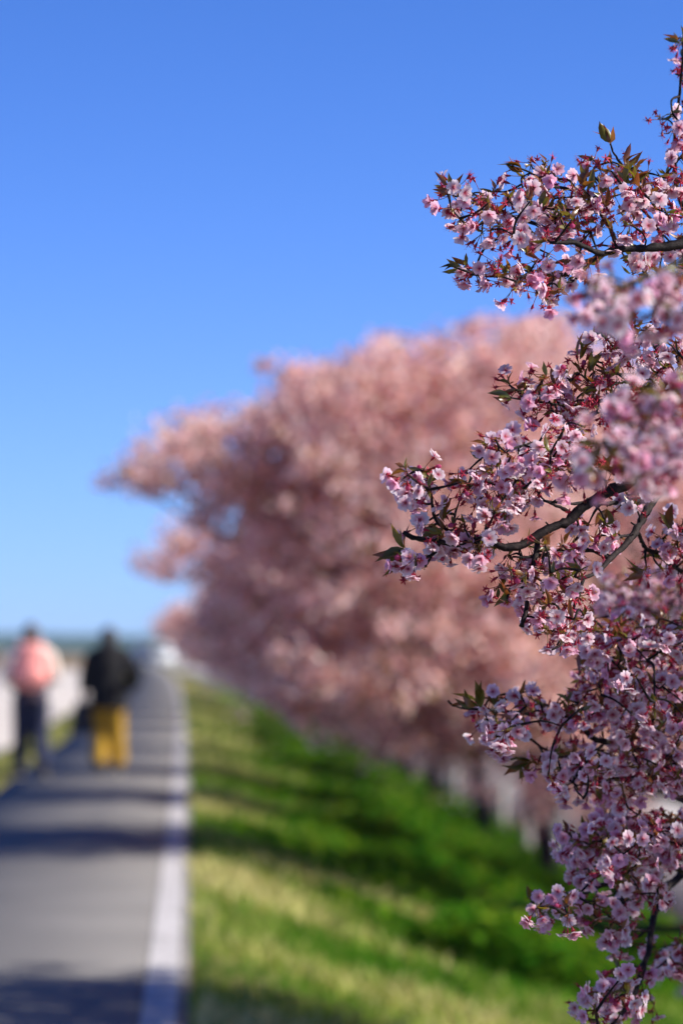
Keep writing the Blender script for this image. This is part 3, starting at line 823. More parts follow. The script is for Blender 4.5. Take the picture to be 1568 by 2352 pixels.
# --- where the flower clusters sit: (frame, outline, distance, spacing in picture units, share of flowers, of spent calyces)
RG = [
 (Z1, [(100, 490), (160, 470), (300, 520), (420, 490), (520, 530), (560, 580), (560, 640), (620, 690), (600, 750), (540, 800), (450, 800), (340, 770), (250, 720), (150, 650), (150, 560)], 6.47, 21, .55, .40),
 (Z1, [(520, 350), (640, 310), (720, 310), (760, 370), (850, 430), (960, 450), (1000, 540), (1000, 620), (940, 680), (820, 700), (740, 650), (610, 580), (560, 480), (560, 400)], 6.52, 22, .50, .42),
 (Z1, [(760, 600), (1060, 620), (1160, 770), (1000, 770), (880, 760), (740, 740), (660, 680)], 6.55, 24, .6, .35),
 (Z1, [(560, 760), (760, 780), (800, 860), (700, 940), (580, 900)], 6.48, 24, .25, .65),
 (Z1, [(190, 945), (280, 950), (400, 940), (640, 970), (850, 1000), (860, 1100), (820, 1170), (720, 1170), (600, 1120), (500, 1120), (400, 1030), (250, 1000)], 6.46, 21, .55, .40),
 (Z1, [(850, 860), (1060, 870), (1040, 950), (930, 970), (860, 920)], 6.6, 26, .8, .2),
 (Z1, [(960, 430), (1060, 350), (1010, 320), (1090, 300), (1220, 340), (1380, 380), (1600, 430), (1600, 800), (1420, 770), (1220, 770), (1150, 660), (1080, 580)], 6.65, 25, .6, .34),
 (Z1, [(1420, 60), (1480, 20), (1640, 10), (1640, 180), (1500, 150)], 6.75, 24, .3, .6),
 (Z1, [(1420, 330), (1640, 260), (1640, 430), (1450, 410)], 6.7, 27, .45, .5),
 (Z1, [(1540, -480), (1660, -500), (1660, -100), (1540, -120), (1560, -300)], 7.0, 24, .3, .55),
 (Z1, [(1290, 850), (1640, 840), (1640, 1050), (1400, 1100), (1250, 1060), (1210, 990)], 6.7, 26, .5, .45),
 (Z1, [(930, 1110), (1000, 1030), (1180, 1040), (1300, 1120), (1400, 1000), (1700, 950), (1700, 1320), (1400, 1290), (1200, 1290), (980, 1220)], 4.85, 30, .85, .12),
 (Z1, [(1010, 1370), (1200, 1290), (1400, 1340), (1640, 1370), (1640, 1521), (1200, 1500), (1100, 1450), (1030, 1420)], 6.6, 23, .65, .33),
 (Z2, [(660, 130), (760, 130), (870, 90), (940, 80), (1040, 60), (1240, 30), (1650, 0), (1650, 180), (1240, 170), (1240, 300), (1130, 310), (1000, 310), (880, 310), (790, 290), (750, 200)], 6.55, 21, .42, .5),
 (Z2, [(560, 420), (640, 390), (700, 390), (780, 440), (860, 400), (880, 340), (1060, 320), (1080, 460), (960, 480), (840, 500), (720, 500), (610, 530), (530, 500)], 6.45, 23, .62, .33),
 (Z2, [(430, 600), (520, 570), (700, 560), (840, 520), (1030, 480), (1180, 540), (1200, 640), (1060, 640), (920, 620), (850, 680), (770, 760), (690, 800), (600, 790), (520, 750), (430, 710), (410, 650)], 6.44, 20, .52, .43),
 (Z2, [(130, 560), (230, 540), (265, 590), (290, 620), (270, 690), (200, 740), (150, 710), (115, 650)], 6.39, 17, .96, .04),
 (Z2, [(240, 830), (300, 820), (400, 850), (490, 830), (500, 910), (600, 940), (640, 970), (560, 990), (430, 1000), (310, 990), (230, 930)], 6.43, 20, .72, .25),
 (Z2, [(130, 1020), (180, 1000), (265, 1030), (260, 1080), (210, 1110), (135, 1080)], 6.38, 20, .55, .40),
 (Z2, [(650, 1000), (700, 960), (870, 960), (980, 920), (1020, 1000), (1060, 1100), (1040, 1240), (1100, 1401), (860, 1401), (810, 1240), (720, 1150), (650, 1050)], 6.5, 21, .55, .40),
 (Z2, [(620, 1160), (690, 1160), (690, 1250), (630, 1260)], 6.45, 24, .4, .5),
 (Z2, [(990, 840), (1080, 770), (1190, 820), (1240, 890), (1220, 940), (1130, 940), (1000, 910)], 6.6, 28, .75, .2),
 (Z2, [(1240, 700), (1340, 690), (1400, 710), (1330, 780), (1240, 770)], 6.7, 24, .7, .28),
 (Z2, [(1230, 260), (1300, 180), (1680, 110), (1680, 560), (1450, 600), (1200, 600), (1030, 550), (1090, 440), (1200, 440)], 4.85, 27, .85, .1),
 (Z2, [(1500, 820), (1680, 780), (1680, 1100), (1440, 1130), (1340, 1060), (1430, 950), (1430, 890)], 6.9, 24, .45, .48),
 (Z2, [(1160, 1180), (1300, 1060), (1680, 1080), (1680, 1401), (1100, 1401)], 8.1, 17, .8, .18),
 (Z3, [(700, 40), (900, -30), (1700, 0), (1700, 250), (1250, 250), (1100, 170), (930, 170), (900, 70), (780, 130), (720, 120)], 7.1, 19, .6, .32),
 (Z3, [(930, 180), (1250, 250), (1420, 290), (1700, 250), (1700, 700), (1200, 700), (1000, 600), (840, 500), (930, 450), (920, 370), (960, 260)], 7.1, 18, .68, .27),
 (Z3, [(280, 470), (420, 470), (420, 530), (300, 530)], 6.98, 26, .6, .1),
 (Z3, [(560, 450), (640, 430), (740, 440), (760, 510), (860, 520), (970, 620), (950, 680), (840, 640), (790, 680), (700, 620), (610, 540)], 7.02, 19, .62, .33),
 (Z3, [(340, 590), (440, 580), (560, 630), (590, 710), (470, 760), (400, 720), (310, 690)], 7.0, 18, .88, .1),
 (Z3, [(680, 920), (690, 820), (780, 780), (900, 820), (1100, 750), (1700, 790), (1700, 1060), (1400, 970), (1230, 1110), (1080, 1050), (980, 1030), (870, 1050), (760, 1010)], 7.1, 18, .70, .27),
 (Z3, [(850, 1290), (1000, 1240), (1100, 1180), (1260, 1190), (1700, 1130), (1700, 1369), (830, 1369)], 7.15, 18, .70, .26),
 (Z4, [(770, 90), (850, 60), (960, 50), (1100, 20), (1700, 0), (1700, 270), (1400, 240), (1470, 420), (1430, 540), (1250, 570), (1200, 450), (1030, 370), (940, 400), (870, 390), (780, 300)], 7.15, 18, .72, .25),
 (Z4, [(540, 610), (600, 580), (680, 480), (760, 470), (860, 500), (920, 590), (800, 650), (680, 650), (610, 660)], 7.05, 18, .80, .17),
 (Z4, [(890, 530), (960, 490), (1040, 530), (1000, 560)], 7.05, 22, .7, .2),
 (Z4, [(970, 710), (1080, 570), (1160, 630), (1170, 730), (1220, 810), (1190, 870), (1080, 810), (1020, 760)], 7.1, 17, .88, .1),
 (Z4, [(1340, 930), (1380, 860), (1700, 700), (1700, 1120), (1450, 1000)], 7.3, 19, .78, .18),
 (Z4, [(1040, 1060), (1110, 970), (1200, 980), (1260, 1030), (1360, 1060), (1330, 1140), (1290, 1200), (1390, 1230), (1360, 1270), (1250, 1250), (1150, 1380), (920, 1380), (890, 1230), (940, 1140), (1080, 1130)], 7.1, 19, .75, .2),
]
def inside(poly, p):
    poly = np.asarray(poly); x, y = p
    x0, y0 = poly[:, 0], poly[:, 1]; x1, y1 = np.roll(x0, -1), np.roll(y0, -1)
    c = ((y0 > y) != (y1 > y)) & (x < (x1 - x0) * (y - y0) / (y1 - y0 + 1e-9) + x0)
    return c.sum() % 2 == 1
att = []
ga = np.random.default_rng(77)
for zf, poly, d, sp, pf, pc in RG:
    d = deep(d); sp = sp * 1.03
    pu = np.array([zf(*p) for p in poly]); lo, hi = pu.min(0), pu.max(0)
    pts = np.zeros((0, 2))
    area = (hi - lo).prod()
    for _ in range(int(area / sp ** 2 * 9)):
        q = lo + (hi - lo) * ga.random(2)
        if len(pts) and ((pts - q) ** 2).sum(1).min() < sp * sp: continue
        if inside(pu, q):
            pts = np.vstack([pts, q]); att.append((*q, d + ga.normal() * (.09 if d < 7 else .14), pf, pc))
AP = np.array([at(u, v - 12, d) for u, v, d, _, _ in att])
# twigs grow from the nearest bough to every cluster
twigs = MB(); todo = np.ones(len(AP), bool)
dist = np.array([np.sqrt(((skel - a) ** 2).sum(1)).min() for a in AP]); near = np.array([np.argmin(((skel - a) ** 2).sum(1)) for a in AP])
allp = skel.copy()
while todo.any():
    i = np.where(todo)[0][np.argmin(dist[todo])]; todo[i] = False
    a, b = allp[near[i]], AP[i]; L = np.linalg.norm(b - a)
    if L < .006: continue
    mid = (a + b) / 2 + ga.standard_normal(3) * L * .10 + np.array([0, 0, .06 * L])
    q = resample([a, mid, b], .008)
    twigs.add(*tube_arr(q - OFF, np.linspace(.0017 + .014 * min(L, .12), .0014, len(q)) * (1 + .12 * ga.standard_normal(len(q))), 5))
    st = len(allp); allp = np.vstack([allp, q[1:]])
    dn = np.sqrt(((AP[todo][:, None] - q[None, 1:]) ** 2).sum(2)); k = dn.argmin(1); m = dn.min(1)
    idx = np.where(todo)[0]; better = m < dist[idx]
    dist[idx[better]] = m[better]; near[idx[better]] = st + k[better]
tw = link('twigs', twigs.mesh('twigs', M['bark'], True), fg)
tw['kind'] = 'stuff'

def basis(ax, roll):
    ax = ax / np.linalg.norm(ax); r_ = np.array([0, 0, 1.0]) if abs(ax[2]) < .95 else np.array([1.0, 0, 0])
    x = np.cross(r_, ax); x /= np.linalg.norm(x); y = np.cross(ax, x)
    c, s_ = math.cos(roll), math.sin(roll)
    return np.stack([x * c + y * s_, y * c - x * s_, ax], 1)
blooms = []      # kind, variant, origin, rotation 3x3, scale
leaves = []
def add_leaf(p, dr, size, tone=None):
    dr = np.asarray(dr, float); dr /= np.linalg.norm(dr)
    B = basis(dr, ga.random() * 6.28)           # columns x,y,z with z = dr ; the leaf runs along its own x
    leaves.append((ga.integers(0, 8), p, np.stack([B[:, 2], B[:, 0], B[:, 1]], 1), size))
for (u, v, d, pf, pc), p in zip(att, AP):
    n = ga.integers(3, 6); pf = pf * .86; pc = min(pc * 1.15 + .05, .97 - pf)
    lean = ga.standard_normal(3) * .35
    for k in range(n):
        ax = np.array([-.22, -.45, -.55]) + lean + ga.standard_normal(3) * .62
        r_ = ga.random()
        kind = 0 if r_ < pf else 1 if r_ < pf + pc else 2
        if kind == 1: ax = np.array([-.15, -.2, -.35]) + lean + ga.standard_normal(3) * .7
        ax /= np.linalg.norm(ax)
        var = ga.integers(0, (10, 5, 2)[kind]); sc = .92 + .2 * ga.random()
        L = (.030, .030, .024)[kind] * sc * (.82 + .25 * ga.random())
        blooms.append((kind, var, p + ax * L, basis(ax, ga.random() * 6.28), sc))
    if ga.random() < .66:
        for k in range(ga.integers(2, 5)):
            add_leaf(p + ga.standard_normal(3) * .002, np.array([-.2, -.1, .35]) + ga.standard_normal(3) * .6, (.016 + .016 * ga.random()))
    for k in range(3):                            # bud scales
        add_leaf(p + ga.standard_normal(3) * .002, ga.standard_normal(3), .007 + .006 * ga.random())
# shoots of young leaves where the photograph shows them: frame, x, y, distance, direction, count, length
for zf, x, y, d, dx_, dz_, n, L in [
 (Z1, 1122, 185, 6.6, -.05, 1, 5, .040), (Z1, 590, 350, 6.5, -1, .45, 5, .036), (Z1, 580, 600, 6.48, 0, 1, 3, .036), (Z1, 970, 460, 6.55, -.1, 1, 5, .038), (Z1, 1060, 490, 6.6, .3, 1, 3, .036),
 (Z1, 1230, 320, 6.6, .6, .9, 5, .042), (Z1, 1270, 420, 6.5, .2, .5, 6, .044), (Z1, 205, 945, 6.42, -1, .25, 4, .032), (Z1, 130, 492, 6.45, -1, .2, 4, .026), (Z1, 710, 570, 6.5, .3, 1, 3, .032),
 (Z1, 480, 975, 6.44, 0, 1, 3, .026), (Z1, 940, 1500, 6.55, -.1, 1, 4, .044), (Z1, 1090, 560, 6.58, .5, .5, 4, .036), (Z1, 620, 860, 6.47, .1, .6, 5, .034), (Z1, 1290, 880, 6.65, -.3, .2, 3, .03),
 (Z2, 1090, 40, 6.55, .1, .8, 6, .044), (Z2, 690, 185, 6.5, -1, .1, 4, .036), (Z2, 460, 605, 6.42, -1, .05, 5, .036), (Z2, 350, 810, 6.4, .1, 1, 4, .052), (Z2, 340, 850, 6.4, -.3, -.5, 4, .036),
 (Z2, 150, 945, 6.38, -.4, 1, 3, .042), (Z2, 150, 965, 6.38, -1, -.35, 6, .044), (Z2, 640, 560, 6.42, .1, 1, 4, .036), (Z2, 700, 1170, 6.45, -.6, .2, 4, .034), (Z2, 1180, 740, 6.65, -.6, -.7, 3, .05),
 (Z2, 1520, 850, 6.85, -.4, .9, 4, .044), (Z2, 1370, 1060, 6.8, -1, .2, 4, .04), (Z2, 820, 160, 6.5, .5, .2, 3, .034), (Z2, 1180, 80, 6.6, .4, .6, 4, .036), (Z2, 900, 950, 6.5, -.6, .3, 4, .036),
 (Z3, 330, 500, 6.98, -.3, 1, 5, .046), (Z3, 415, 490, 7.0, 0, 1, 5, .044), (Z3, 430, 470, 7.0, 1, .4, 2, .036), (Z3, 300, 490, 6.97, -1, .3, 4, .036), (Z3, 640, 830, 7.05, -1, -.1, 5, .05),
 (Z3, 640, 850, 7.05, -.5, -.8, 3, .044), (Z3, 1000, 150, 7.0, -.5, -.4, 5, .046), (Z3, 1150, 110, 7.05, .2, 1, 5, .046), (Z3, 1040, 960, 7.1, 0, -1, 2, .046), (Z3, 930, 450, 7.05, -.3, .4, 4, .036),
 (Z3, 1060, 500, 7.05, .1, .8, 3, .036), (Z3, 1180, 420, 7.05, -.2, .5, 4, .036), (Z3, 1500, 520, 7.1, .3, .4, 5, .046), (Z4, 570, 515, 7.05, -.6, .7, 4, .032), (Z4, 1200, 390, 7.15, -.4, .1, 4, .036), (Z4, 1330, 160, 7.15, -.4, -.5, 3, .036),
 (ZI, 1440, 420, 6.5, .1, .5, 4, .044), (ZI, 1560, 100, 6.9, -.4, .7, 4, .036), (ZI, 1390, 1010, 4.9, .3, -.2, 3, .04), (ZI, 1480, 690, 4.85, .1, .4, 4, .04)]:
    u, v = zf(x, y); d = deep(d)
    for k in range(n):
        add_leaf(at(u, v, d) + ga.standard_normal(3) * .002, np.array([dx_, -.15, dz_]) + ga.standard_normal(3) * np.array([.33, .4, .33]), L * (.7 + .5 * ga.random()))

# the 300 of each kind that show best become objects of their own, the rest one mass
BP = np.array([b[2] for b in blooms]); bu, bv = project(BP)
blur = np.abs(1 / BP[:, 1] - 1 / 6.5) * 405
vis = np.zeros(len(BP))
for i in range(len(BP)):
    m = (np.abs(bu - bu[i]) < 16) & (np.abs(bv - bv[i]) < 16) & (BP[:, 1] < BP[i, 1])
    vis[i] = m.sum() + blur[i] * .12 + (0 if (0 < bu[i] < 1560 and 0 < bv[i] < 2340) else 1e3)
kinds = np.array([b[0] for b in blooms])
single = np.zeros(len(BP), bool)
for k, lim in ((0, 300), (1, 300), (2, 60)):
    idx = np.where((kinds == k) & (vis < 900))[0]
    single[idx[np.argsort(vis[idx])][:lim]] = True
fl_m = [(mesh_np('blossom', *f[0][:2], M['petal'], f[0][2]), mesh_np('stalk', *f[1][:2], M['stalk'], f[1][2])) for f in FL]
cal_m = [mesh_np('spent_calyx', *c[:2], M['stalk'], c[2]) for c in CAL]
bud_m = [(mesh_np('bud', *f[0][:2], M['petal'], f[0][2]), mesh_np('stalk', *f[1][:2], M['stalk'], f[1][2])) for f in BUD]
leaf_m = [mesh_np('leaf', *l[:2], M['leaf'], l[2]) for l in LEAF]
mass_p, mass_s = MB(), MB()
def mat4(p, B, s_):
    m = np.eye(4); m[:3, :3] = B * s_; m[:3, 3] = p - OFF
    return Matrix(m.tolist())
for b, one in zip(blooms, single):
    k, var, p, B, sc = b
    if one:
        nm, me = (('blossom', fl_m[var][0]), ('spent_calyx', cal_m[var] if k == 1 else None), ('bud', bud_m[var % 2][0]))[k]
        o = link(nm, me, fg); o.matrix_local = mat4(p, B, sc)
        if k != 1:
            link('stalk', (fl_m if k == 0 else bud_m)[var][1], o)
    else:
        parts = [(mass_p, FL[var][0]), (mass_s, FL[var][1])] if k == 0 else [(mass_s, CAL[var])] if k == 1 else [(mass_p, BUD[var][0]), (mass_s, BUD[var][1])]
        for mb, (V, T, K) in parts:
            mb.add((V * sc) @ B.T + p - OFF, T, np.clip(K * (.9 + .2 * ga.random()), 0, .95))
o = link('blossoms', mass_p.mesh('blossoms', M['petal']), fg); o['kind'] = 'stuff'
o = link('calyces', mass_s.mesh('calyces', M['stalk']), fg); o['kind'] = 'stuff'
LP = np.array([l[1] for l in leaves]); lu, lv = project(LP); LS = np.array([l[3] for l in leaves])
ls = LS * ((0 < lu) & (lu < 1560) & (0 < lv) & (lv < 2340)) / (1 + np.abs(1 / LP[:, 1] - 1 / 6.5) * 20)
best = set(np.argsort(-ls)[:300].tolist())
mass_l = MB()
for i, (var, p, B, sz) in enumerate(leaves):
    if i in best and ls[i] > .011:
        o = link('leaf', leaf_m[var], fg); o.matrix_local = mat4(p, B, sz)
    else:
        V, T, K = LEAF[var]; mass_l.add((V * sz) @ B.T + p - OFF, T, K * (.8 + .5 * ga.random()) + (np.array([.16, .055, 0]) if sz < .0135 else 0))
o = link('leaves', mass_l.mesh('leaves', M['leaf']), fg); o['kind'] = 'stuff'

# --- trunk and limbs of the near tree, just outside the frame, and the rest of its crown, which shades the boughs in view
gt = np.random.default_rng(31)
mb = MB()
fk = np.array([-.25, -.05, 1.55])
P = resample([(0, 0, -.3), (.02, 0, .1), (-.06, .02, .8), tuple(fk)], .06)
mb.add(*tube_arr(P, np.interp(np.linspace(0, 1, len(P)), [0, .2, .4, 1], [.20, .15, .115, .10]) * (1 + .05 * gt.standard_normal(len(P))), 14))
hubs = {}
for p, r_ in starts:
    q = p - OFF
    u, v = project(p)
    if u[0] < 1575: continue
    key = (0 if p[1] < 5.6 else 2 if p[1] > 8 else 1, int((p[2]) / .45))
    hubs.setdefault(key, []).append((q, r_))
nodes_l = []
for key, ends in hubs.items():
    c = np.mean([e[0] for e in ends], 0)
    hub = c + np.array([.75, .1 if key[0] != 0 else .7, -.12])
    hub[0] = min(hub[0], -.9)
    L = resample([fk - [0, 0, .08], fk + (hub - fk) * [.3, .3, .5], fk + (hub - fk) * [.68, .68, .85] + [0, 0, .05], hub], .05)
    L += gt.standard_normal(L.shape) * .004
    mb.add(*tube_arr(L, np.linspace(.055, .017, len(L)), 8)); nodes_l.append(L)
    for q, r_ in ends:
        T_ = resample([hub - (hub - fk) * .02, hub + (q - hub) * .5 + gt.standard_normal(3) * .02, q + (q - hub) * .01], .03)
        T_[1:-1] += gt.standard_normal(T_[1:-1].shape) * .003
        mb.add(*tube_arr(T_, np.linspace(.014, r_, len(T_)), 7)); nodes_l.append(T_)
lobes_c = [(np.array([-1.6, -.6, 3.5]), (1.0, 1.5, 1.15)), (np.array([-.3, -.3, 4.1]), (1.5, 1.9, 1.4)), (np.array([1.2, -.1, 4.0]), (1.7, 1.9, 1.6)), (np.array([-1.5, 1.3, 3.2]), (1.0, 1.0, 1.0)), (np.array([-1.9, -1.4, 3.2]), (.8, .8, 1.2))]
for c, r_ in lobes_c:
    L = resample([fk - [0, 0, .08], fk + (c - fk) * [.3, .3, .45], c], .08); L += gt.standard_normal(L.shape) * .006
    mb.add(*tube_arr(L, np.linspace(.06, .014, len(L)), 8)); nodes_l.append(L)
cc = sample_lobes(lobes_c, 1500, gt)
uu, vv = project(cc + OFF)
keep = (uu > 1640) | (vv < -80)
cc = cc[keep & (cc[:, 2] > 1.5)]
nodes_l = np.concatenate(nodes_l)
for c in cc[gt.choice(len(cc), 160, replace=False)]:
    k = nodes_l[np.argmin(((nodes_l - c) ** 2).sum(1))]
    q = resample([k, (k + c) / 2 + gt.standard_normal(3) * .04, c], .06)
    if (project(q + OFF)[0] < 1600).any(): continue
    mb.add(*tube_arr(q, np.linspace(.010, .003, len(q)), 5, False))
link('trunk', mb.mesh('trunk', M['bark'], True), fg)
link('crown', crown_mesh('crown', cc, 22, .11, 99, .80), fg)

# ------------------------------------------------------------------ the two walkers
def ell(c, r, seg=14):
    bm = bmesh.new(); bmesh.ops.create_uvsphere(bm, u_segments=seg, v_segments=seg // 2 + 2, radius=1)
    bmesh.ops.triangulate(bm, faces=bm.faces[:])
    V = np.array([v.co[:] for v in bm.verts]) * np.array(r) + np.array(c); T = np.array([[v.index for v in f.verts] for f in bm.faces]); bm.free()
    return V, T
def limb(pts, rad, sides=12):
    P = resample(pts, .03); s = np.concatenate([[0], np.cumsum(np.linalg.norm(np.diff(np.asarray(pts, float), axis=0), axis=1))]); s /= s[-1]
    return tube_arr(P, np.interp(np.linspace(0, 1, len(P)), s, rad), sides)
def fuse(name, prims, voxel, mat, parent=None, smooth=4):
    mb = MB()
    for V, T in prims: mb.add(V, T)
    V, T, _ = mb.arr()
    tmp = bpy.data.objects.new('tmp', mesh_np('tmp', V, T, mat)); C.objects.link(tmp)
    m = tmp.modifiers.new('r', 'REMESH'); m.mode = 'VOXEL'; m.voxel_size = voxel
    k = tmp.modifiers.new('s', 'SMOOTH'); k.iterations = smooth; k.factor = .5
    dg = bpy.context.evaluated_depsgraph_get(); dg.update()
    me = bpy.data.meshes.new_from_object(tmp.evaluated_get(dg)); me.name = name
    bpy.data.objects.remove(tmp, do_unlink=True)
    for p in me.polygons: p.use_smooth = True
    if not me.materials: me.materials.append(mat)
    return link(name, me, parent)
def hand(wrist, dr, palm_n, side, curl=.5):
    """palm, four unequal bent fingers and a thumb leaving the side of the palm"""
    wrist = np.asarray(wrist, float); dr = np.asarray(dr, float) / np.linalg.norm(dr); pn = np.asarray(palm_n, float); pn -= dr * pn.dot(dr); pn /= np.linalg.norm(pn)
    ac = np.cross(dr, pn) * side
    out = [limb([wrist, wrist + dr * .035, wrist + dr * .075], [.024, .030, .027], 10)]
    for k, L in enumerate((.068, .078, .072, .056)):
        b = wrist + dr * .070 + ac * (.027 - .018 * k)
        d1 = dr * math.cos(curl * .6) + pn * math.sin(curl * .6); d2 = dr * math.cos(curl * 1.5) + pn * math.sin(curl * 1.5); d3 = dr * math.cos(curl * 2.2) + pn * math.sin(curl * 2.2)
        p1 = b + d1 * L * .42; p2 = p1 + d2 * L * .32
        out.append(limb([b - dr * .02, p1, p2, p2 + d3 * L * .28], [.0098, .0094, .0088, .0076], 8))
    b = wrist + dr * .022 + ac * .024
    t1 = b + (dr * .6 + ac * .7 + pn * .25) * .032
    out.append(limb([b, t1, t1 + (dr * .9 + ac * .1 + pn * .35) * .028], [.013, .011, .0085], 8))
    return out
def body(sh, el_, wr, hip, knee, ankle, toe, lean, curl, pn):
    """sh.. = pairs (left, right) of joints"""
    pr = []
    hd = np.array([0, .03, 1.50]) + lean * 1.5
    pr += [ell(hd, (.073, .092, .108)), ell(hd + [0, .035, -.055], (.052, .058, .058)), ell(hd + [0, .098, -.012], (.012, .018, .018), 8), ell(hd + [0, .088, -.062], (.022, .010, .008), 8),
           ell(hd + [-.074, 0, -.01], (.010, .020, .030), 8), ell(hd + [.074, 0, -.01], (.010, .020, .030), 8), ell(hd + [0, .085, .030], (.045, .014, .010), 8)]
    pr += [limb([np.array([0, 0, 1.28]) + lean * 1.25, hd + [0, -.01, -.08]], [.060, .050])]
    pr += [ell(np.array([0, 0, 1.20]) + lean * 1.2, (.165, .105, .17)), ell(np.array([0, 0, 1.03]) + lean, (.135, .092, .16)), ell((0, 0, .90), (.16, .112, .13)), limb([sh[0], np.array([0, 0, 1.32]) + lean * 1.3, sh[1]], [.052, .06, .052])]
    for k in (0, 1):
        pr += [limb([sh[k], el_[k]], [.050, .040]), limb([el_[k], (np.array(el_[k]) * .6 + np.array(wr[k]) * .4), wr[k]], [.040, .038, .026])]
        pr += hand(wr[k], np.array(wr[k]) - np.array(el_[k]), pn[k], 1 if k else -1, curl[k])
        kn, an = np.array(knee[k]), np.array(ankle[k])
        pr += [limb([hip[k], knee[k]], [.088, .056]), limb([knee[k], kn * .65 + an * .35, ankle[k]], [.055, .056, .036]), limb([an + [0, -.035, -.04], an + [0, .02, -.035], toe[k]], [.036, .040, .028])]
    return pr
def cuff_legs(hip, knee, ankle, r):
    out = []
    for k in (0, 1): out += [limb([hip[k], knee[k], ankle[k]], r, 14)]
    return out
def shoes(an, toe, parent, mat):
    for k in (0, 1):
        a = np.array(an[k]); t = np.array(toe[k])
        o = fuse('shoe', [limb([a + [0, -.045, -.045], a + [0, .02, -.035], t + [0, .015, .005]], [.046, .050, .036]), limb([a + [0, 0, -.03], a + [0, -.01, .05]], [.05, .048])], .010, mat, parent)
        f = a + [0, 0, -.075]
        d_ = t - a; ang = math.atan2(-d_[0], d_[1])
        bm = bevel_box(-.048, .048, -.10, .20, -.012, .012, .010)
        so = link('sole', bm_mesh(bm, 'sole', M['sole'], True), o)
        so.location = (f[0], f[1] + 0, f[2] + .004); so.rotation_euler = (math.atan2(t[2] - (a[2] - .045), .2) * .8, 0, ang)
# left walker: salmon rucksack, pale jacket, dark hem, navy jeans, mid-stride
px = lambda u, d: (u - 784) / F * d
d1 = 43.2
w1 = link('person', None, None, (px(72, d1), d1, .022)); w1.empty_display_size = .2
w1.rotation_euler = (0, 0, R(4)); w1.scale = (1.04, 1.04, 1.05)
L0 = np.array([0, .01, 0.0])
sh = [(-.185, .0, 1.31), (.185, .0, 1.31)]; el_ = [(-.245, -.04, 1.07), (.25, .0, 1.07)]; wr = [(-.20, .16, .98), (.19, .18, 1.02)]
hip = [(-.085, 0, .86), (.085, 0, .86)]; knee = [(-.095, .10, .47), (.10, .03, .46)]; ank = [(-.125, .20, .085), (.145, -.20, .10)]; toe = [(-.135, .37, .045), (.155, -.04, .032)]
bd = fuse('body', body(sh, el_, wr, hip, knee, ank, toe, L0, (.6, .6), [(1, 0, 0), (-1, 0, 0)]), .0075, M['skin'], w1, 3)
fuse('jacket', [ell((0, .0, 1.22), (.205, .15, .19)), ell((0, 0, 1.08), (.19, .145, .13)), limb([(-.20, 0, 1.30), (0, 0, 1.35), (.20, 0, 1.30)], [.072, .075, .072])] +
     [limb([sh[k], el_[k], tuple(np.array(el_[k]) * .1 + np.array(wr[k]) * .9)], [.075, .062, .048]) for k in (0, 1)], .012, M['cream'], w1)
fuse('sweater', [ell((0, 0, .95), (.190, .142, .16)), limb([(0, 0, 1.02), (0, 0, .82)], [.17, .165])], .014, M['plum'], w1)
fuse('jeans', cuff_legs(hip, knee, [tuple(np.array(a) + [0, 0, .02]) for a in ank], [.115, .094, .080]) + [ell((0, 0, .84), (.168, .122, .11))], .011, M['navy'], w1)
fuse('hair', [ell((0, .0, 1.535), (.088, .100, .100)), ell((0, -.045, 1.47), (.080, .062, .10))], .010, M['hair_brown'], w1)
shoes(ank, toe, w1, M['shoe'])
tag(w1, 'person in pale jacket and navy jeans walking away, wearing a salmon pink rucksack', 'person', 'two walkers on the path')
bp = link('rucksack', None, None, tuple(w1.location)); bp.rotation_euler = w1.rotation_euler; bp.scale = w1.scale
pack = fuse('pack', [ell((0, -.235, 1.20), (.185, .105, .20)), ell((0, -.235, 1.08), (.19, .11, .15)), ell((0, -.22, 1.32), (.15, .085, .10))], .012, M['salmon'], bp)
fuse('pocket', [ell((0, -.325, 1.08), (.135, .045, .11))], .010, M['salmon'], bp)
zb = MB(); zb.add(*limb([(-.15, -.30, 1.20), (-.13, -.305, 1.32), (0, -.30, 1.385), (.13, -.305, 1.32), (.15, -.30, 1.20)], [.006] * 5, 6)); link('zip', zb.mesh('zip', M['zip'], True), bp)
for sx in (-1, 1):
    zb = MB(); zb.add(*limb([(sx * .10, -.16, 1.36), (sx * .115, -.05, 1.425), (sx * .12, .08, 1.38), (sx * .125, .155, 1.22), (sx * .15, .08, 1.08), (sx * .16, -.14, 1.04)], [.020] * 6, 8)); link('strap', zb.mesh('strap', M['pink_cloth'], True), bp)
zb = MB(); zb.add(*limb([(-.04, -.20, 1.41), (0, -.20, 1.45), (.04, -.20, 1.41)], [.008] * 3, 6)); link('handle', zb.mesh('handle', M['pink_cloth'], True), bp)
tag(bp, 'salmon pink rucksack on the back of the walker in the pale jacket', 'rucksack')

